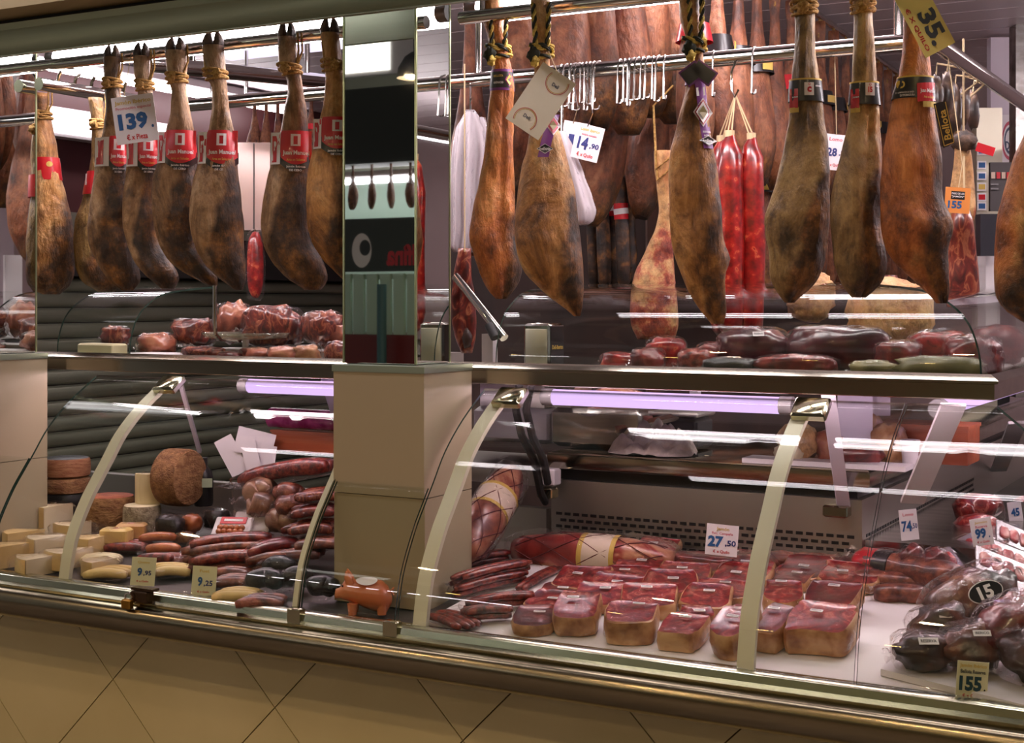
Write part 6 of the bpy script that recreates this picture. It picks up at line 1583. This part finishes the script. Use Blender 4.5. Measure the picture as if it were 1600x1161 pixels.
for r_, m, o in ((20, M('rose_print', (0, 0, 0)), .005), (16.5, WHITEP, .006), (14, M('slate_print', (92, 96, 116), rough=.6), .007), (11, WHITEP, .008)):
    part('emblem_ring', disc(q - ZV * 2 * k, uu, vv, nn, r_ * k * .62, r_ * k * 1.5, o), m, T)
lettering('Deli', lambda u, v: q + uu * u + vv * v + nn * .010, 0, -10 * k, 14 * k, 14 * k, M('slate_print', (0, 0, 0)), T, .03)
T, c, k = slab('menu_board', 'dark menu board with small red and white pictures', 'board', 1546, 1590, 254, 330, 5.4, .02, M('menu_dark', (62, 54, 54), rough=.4))
for i in range(4): q = atD(1552 + i * 8, 274, 5.38); part('picture', MB().obox(q, RV, ZV, FV, 3 * k, 5 * k, .001), [M('tan_label', (0, 0, 0)), RED, M('tan_label', (0, 0, 0)), RED][i], T)
part('stand', MB().obox(atD(1568, 560, 5.42), RV, ZV, FV, .02, .55, .01), DARK, T)
for i in range(2): q = atD(1554, 288 + i * 7, 5.38); part('text_bar', MB().obox(q, RV, ZV, FV, 6 * k, 1.2 * k, .001), GREY, T)
slab('scale_head', 'dark till screen standing at the right behind the guard', 'till', 1528, 1560, 335, 400, 4.6, .05, M('till_dark', (40, 38, 44), rough=.3))
slab('white_column', 'narrow white column at the right behind the guard', 'column', 1534, 1556, 365, 620, 4.7, .08, WHITE)
slab('ceiling_post', 'steel post at the far right below the ceiling', 'post', 1582, 1598, 0, 620, 6.0, .08, STEEL)

# ------------------------------------------------------------------ price cards
def card(name, label, cx, cy, w, h, roll, lines, Y=None, d=None, mat=PAPER, X=None, **kw):
    p = atX(cx, cy, X) if X else atY(cx, cy, Y) if Y else atD(cx, cy, d); k = depth(p) / FPX
    return sign_card(name, label, 'price tag', p, w * k, h * k, roll, lines, mat, **kw)
T, fn, A = card('price_card', 'white price card reading 139 hung before the red-banded hams', 211, 186, 66, 74, -8, [('Jamón Ibérico', 0, .36, .86, .11, GOLDP, .02), ('Promoción especial', 0, .24, .84, .08, M('rose_print', (0, 0, 0)), .01), ('139', -.05, -.04, .70, .36, BLUEP, .05), ('.', .40, -.19, .06, .07, BLUEP, .05), ('€ x Pieza', .0, -.37, .5, .12, RED, .02)], Y=2.72)
part('string', MB().tube([fn(-.02, .06), Vector((*atY(205, 90, 2.88).xy, ZR))], .001, 4), TWINE, T)
T, fn, A = card('blank_card', 'tilted cream card with two round red stamps before the golden ham', 845, 158, 62, 106, 34, [], Y=2.72, mat=M('cream_card', [(.3, (236, 222, 196)), (.7, (246, 236, 216))], scale=8, rough=.5))
k = .0013
for (u0, v0) in ((.008, .052), (-.006, -.052)):
    for r_ in (.026, .0235):
        m_ = MB()
        for i in range(24):
            a0, a1 = 6.2832 * i / 24, 6.2832 * (i + 1) / 24
            if abs(v0 + r_ * math.sin(a0)) > .066 or abs(u0 + r_ * math.cos(a0)) > .040 or abs(v0 + r_ * math.sin(a1)) > .066: continue
            m_.add([fn(u0 + q * math.cos(a), v0 + q * math.sin(a)) for a in (a0, a1) for q in (r_, r_ - .0012)], [(0, 1, 3, 2)])
        part('stamp_ring', m_, RED if r_ > .025 else GOLDP, T)
    lettering('Deli', fn, u0, v0 * .86, .016, .008, M('slate_print', (0, 0, 0)), T)
part('string', MB().tube([fn(0, .068), atY(857, 80, 2.80)], .001, 4), TWINE, T)
T, fn, A = card('price_card', 'small price tag reading 14,90 on a hook', 918, 223, 43, 55, 14, [('Lomo ibérico', 0, .36, .7, .10, GOLDP), ('extra curado', 0, .22, .55, .07, M('rose_print', (0, 0, 0))), ('14', -.16, -.04, .38, .36, NAVYP, .04), (',90', .27, -.08, .34, .18, NAVYP, .03), ('€ x Quilo', 0, -.37, .6, .13, RED)], Y=3.28)
part('string', MB().tube([fn(-.01, .04), fn(-.005, .075), Vector((*atY(914, 160, 3.45).xy, Z2))], .0015, 4), STEELB, T)
T, fn, A = card('price_card', 'half hidden price tag behind the 14,90 tag', 897, 218, 40, 55, 10, [('1', -.12, -.04, .22, .36, NAVYP, .04), ('€ x', .0, -.37, .3, .13, RED)], Y=3.33)
part('string', MB().tube([fn(-.01, .04), fn(-.005, .085), Vector((*atY(893, 160, 3.45).xy, Z2))], .0015, 4), STEELB, T)
T, fn, A = card('price_card', 'slanted yellow price card reading 35 at the top right', 1432, 8, 160, 52, 62, [('35.', .26, .12, .36, .55, M('dark_slate_ink', (70, 76, 84), rough=.5), .04), ('€ X QUILO', .22, -.34, .46, .16, RED, .02)], Y=2.70, mat=M('yellow_card', (244, 226, 134), rough=.5))
T, fn, A = card('price_card', 'price tag reading 28,5 behind the right-hand trio', 1304, 238, 34, 56, 6, [('Lomo', 0, .36, .6, .1, M('rose_print', (0, 0, 0))), ('28', -.12, 0, .46, .24, NAVYP, .04), (',5', .3, -.02, .2, .16, NAVYP, .03), ('€ x Quilo', 0, -.36, .6, .1, RED)], Y=3.6)
part('string', MB().tube([fn(0, .045), Vector((*atY(1304, 100, 3.47).xy, Z2))], .0012, 4), TWINE, T)
T, fn, A = card('price_card', 'orange rounded price tag reading 155 at the right', 1496, 313, 39, 40, 4, [('PAGO DE LOS', 0, .26, .5, .08, WHITEP), ('"JAMÓN"', 0, .14, .5, .1, WHITEP), ('155', -.1, -.18, .56, .3, BLUEP, .04)], Y=3.62, mat=M('orange_card', (228, 140, 66), rough=.45))
part('string', MB().tube([fn(0, .032), fn(.005, .09), Vector((-.785, fn(0, 0).y, Z2))], .0012, 4), TWINE, T)
m_ = MB().obox(fn(0, .012, .0006), A[0], A[1], A[2], .017, .010, .0003); part('black_panel', m_, BLACKP, T)
card('price_card', 'price tag reading 27,50 in front of the slotted grille', 1128, 844, 50, 48, 6, [('Jamón', 0, .34, .4, .14, GOLDP), ('Rec. Campaña', 0, .20, .66, .10, M('rose_print', (0, 0, 0))), ('27', -.2, -.06, .48, .36, BLUEP, .05), (',50', .27, -.1, .34, .22, NAVYP, .03), ('€ x Quilo', 0, -.38, .52, .12, RED)], Y=3.14, tilt=10)
card('price_card', 'narrow price tag reading 74,50 at the inner corner', 1420, 820, 28, 48, -6, [('Lomo', 0, .34, .6, .1, M('rose_print', (0, 0, 0))), ('74', -.14, -.04, .56, .36, BLUEP, .03), (',50', .3, -.06, .3, .2, NAVYP, .02)], X=-.82)
card('price_card', 'price tag reading 99 among the red meat rolls', 1534, 831, 33, 43, -9, [('Jamón', 0, .34, .6, .1, GOLDP), ('Reserva', 0, .2, .56, .09, M('rose_print', (0, 0, 0))), ('99', -.08, -.05, .52, .38, BLUEP, .05), ('.', .32, -.2, .06, .07, BLUEP, .05), ('€ x Quilo', 0, -.36, .6, .1, RED)], X=-.64)
card('price_card', 'small price tag reading 45 at the right edge', 1586, 800, 22, 32, -8, [('45', 0, 0, .6, .4, BLUEP, .04)], X=-.66)
card('price_card', 'price tag reading 155 at the bottom right', 1519, 1064, 49, 60, 5, [('Jamón Ibérico', 0, .38, .86, .12, GOLDP), ('Bellota Reserva', 0, .24, .8, .10, BLACKP), ('155', -.06, -.07, .72, .38, M('teal_ink', (28, 62, 74), rough=.5), .05), ('.', .40, -.22, .06, .07, BLACKP, .05), ('€ x Quilo', 0, -.38, .6, .1, RED)], Y=2.612, mat=M('ivory_card', (224, 216, 178), rough=.5), tilt=4)
card('price_card', 'price tag reading 9,95 on the left, below the frankfurters', 224, 893, 38, 44, 3, [('Queso', 0, .32, .5, .1, GOLDP), ('9', -.14, -.02, .2, .3, BLUEP, .04), (',95', .18, -.06, .32, .2, NAVYP, .03), ('€ x Quilo', 0, -.34, .5, .08, RED)], Y=2.655, mat=M('ivory_card', (0, 0, 0)), tilt=8)
card('price_card', 'price tag reading 9,25 on the right, below the salami sticks', 319, 908, 38, 46, 3, [('Fuet', 0, .34, .4, .1, GOLDP), ('9', -.16, -.02, .2, .32, BLUEP, .04), (',25', .18, -.08, .36, .22, NAVYP, .03), ('€ x Quilo', 0, -.36, .5, .08, RED)], Y=2.655, mat=M('ivory_card', (0, 0, 0)), tilt=8)

# ------------------------------------------------------------------ the stall across the aisle, seen in the mirrors
MINT = M('mint_panel', (186, 214, 196), rough=.5)
struct('wall_front', MB().box((-10, -4.3, 0), (5, -4.2, 4.5)), M('hall_wall', (150, 150, 132), rough=.6))
OY = -3.0
def px_mirror(x0, x1, z0, z1, y, t, name, label, cat, mat):
    T = thing(name, label, cat, Vector(((x0 + x1) / 2, y, z0))); part('panel', MB().box((x0, y - t, z0), (x1, y, z1)), mat, T); return T
px_mirror(-8.5, -2.0, 2.5, 3.05, OY, .3, 'dark_canopy', 'dark canopy of the stall across the aisle', 'canopy', M('canopy_dark', (40, 42, 38), rough=.6))
px_mirror(-8.5, -2.0, 1.25, 2.46, OY - .9, .1, 'mint_backdrop', 'mint-green back wall of the stall across the aisle', 'wall', MINT)
strip_light('added strip light brightening the stall across the aisle', -7.2, -4.8, OY - .45, 2.42, tubes=(0,), r=.02, group='added strip lights across the aisle')  # lamp added to brighten the mint wall in the mirrors
T = px_mirror(-6.6, -5.2, 1.72, 2.12, OY - .3, .05, 'dark_sign', 'dark sign with red lettering on the stall across the aisle', 'sign', M('dark_green_sign', (52, 58, 54), rough=.4))
fn = lambda u, v: Vector((-5.75 - u, OY - .298, 1.84 + v))
lettering('Adolfina', fn, 0, 0, .55, .16, RED, T, .04)
part('white_oval', disc(Vector((-6.25, OY - .298, 1.88)), XV, ZV, YV, .09, .13, 0), WHITEP, T); part('black_dot', disc(Vector((-6.22, OY - .297, 1.90)), XV, ZV, YV, .05, .06, 0), BLACKP, T)
T = px_mirror(-8.5, -2.0, .95, 1.25, OY - .1, .5, 'red_counter', 'dark red counter of the stall across the aisle', 'counter', M('red_counter_paint', (110, 34, 34), rough=.4))
Tm = thing('slatted_screen', 'mint screen of upright slats on the counter across the aisle', 'screen', (-6, OY - .25, 1.25))
for i in range(14):
    x = -6.75 + i * .12
    part('slat', MB().box((x, OY - .25, 1.25), (x + .09, OY - .22, 1.70)), MINT, Tm)
part('slat_rail', MB().box((-6.8, OY - .27, 1.66), (-5.0, OY - .251, 1.70)), MINT, Tm)
solo('blue_pipe', MB().tube([(-5.85, OY + .02, 0), (-5.85, OY + .02, 1.62)], .035, 12), M('teal_pipe', (64, 104, 112), rough=.4), 'teal blue pipe in front of the stall across the aisle', 'pipe', None, True)
for i in range(9):
    back_ham(Vector((-6.7 + i * .17, OY - .1, 2.52)), i * .9, 'ham under the dark canopy across the aisle, %s from the left' % ORD[i], 'hams across the aisle', i % 3, HAM_B, None, .45)
T = thing('hall_light_panel', 'white light panel over the stall across the aisle', 'light', (-5.9, OY - .2, 3.2))
part('frame', MB().box((-6.75, OY - .22, 3.17), (-5.3, OY - .16, 3.47)), WHITE, T); part('diffuser', MB().box((-6.7, OY - .16, 3.2), (-5.9, OY - .15, 3.44)), glow('hall_panel_glow', (255, 250, 240), 3.0), T)
# halogen lamps along the opposite canopy: the yellow glints in the glass
for i, (x, y, z) in enumerate([(-4.6, -2.2, 2.35), (-3.5, -2.2, 2.35), (-2.6, -2.2, 2.35), (-1.9, -2.2, 2.3), (-1.2, -2.2, 2.35), (-.5, -2.2, 2.3), (.3, -2.2, 2.35), (1.2, -2.2, 2.3)]):
    T = thing('halogen_lamp', 'warm halogen lamp under the canopy across the aisle, %s from the left' % ORD[i], 'lamp', (x, y, z), 'halogen lamps across the aisle')
    part('reflector', MB().loft([[Vector((x + r_ * math.cos(6.2832 * k / 14), y + r_ * math.sin(6.2832 * k / 14), z + h_)) for k in range(14)] for r_, h_ in ((.07, 0), (.06, .03), (.03, .07), (.012, .09))], False, True), DARK, T, True)
    part('bulb', MB().ball((x, y, z + .012), .048, .048, .02, 12, 8), HALO, T, True)
    part('stem', MB().tube([(x, y, z + .09), (x, y, 2.75), (x, OY + .05, 2.8)], .01, 6), DARK, T, True)
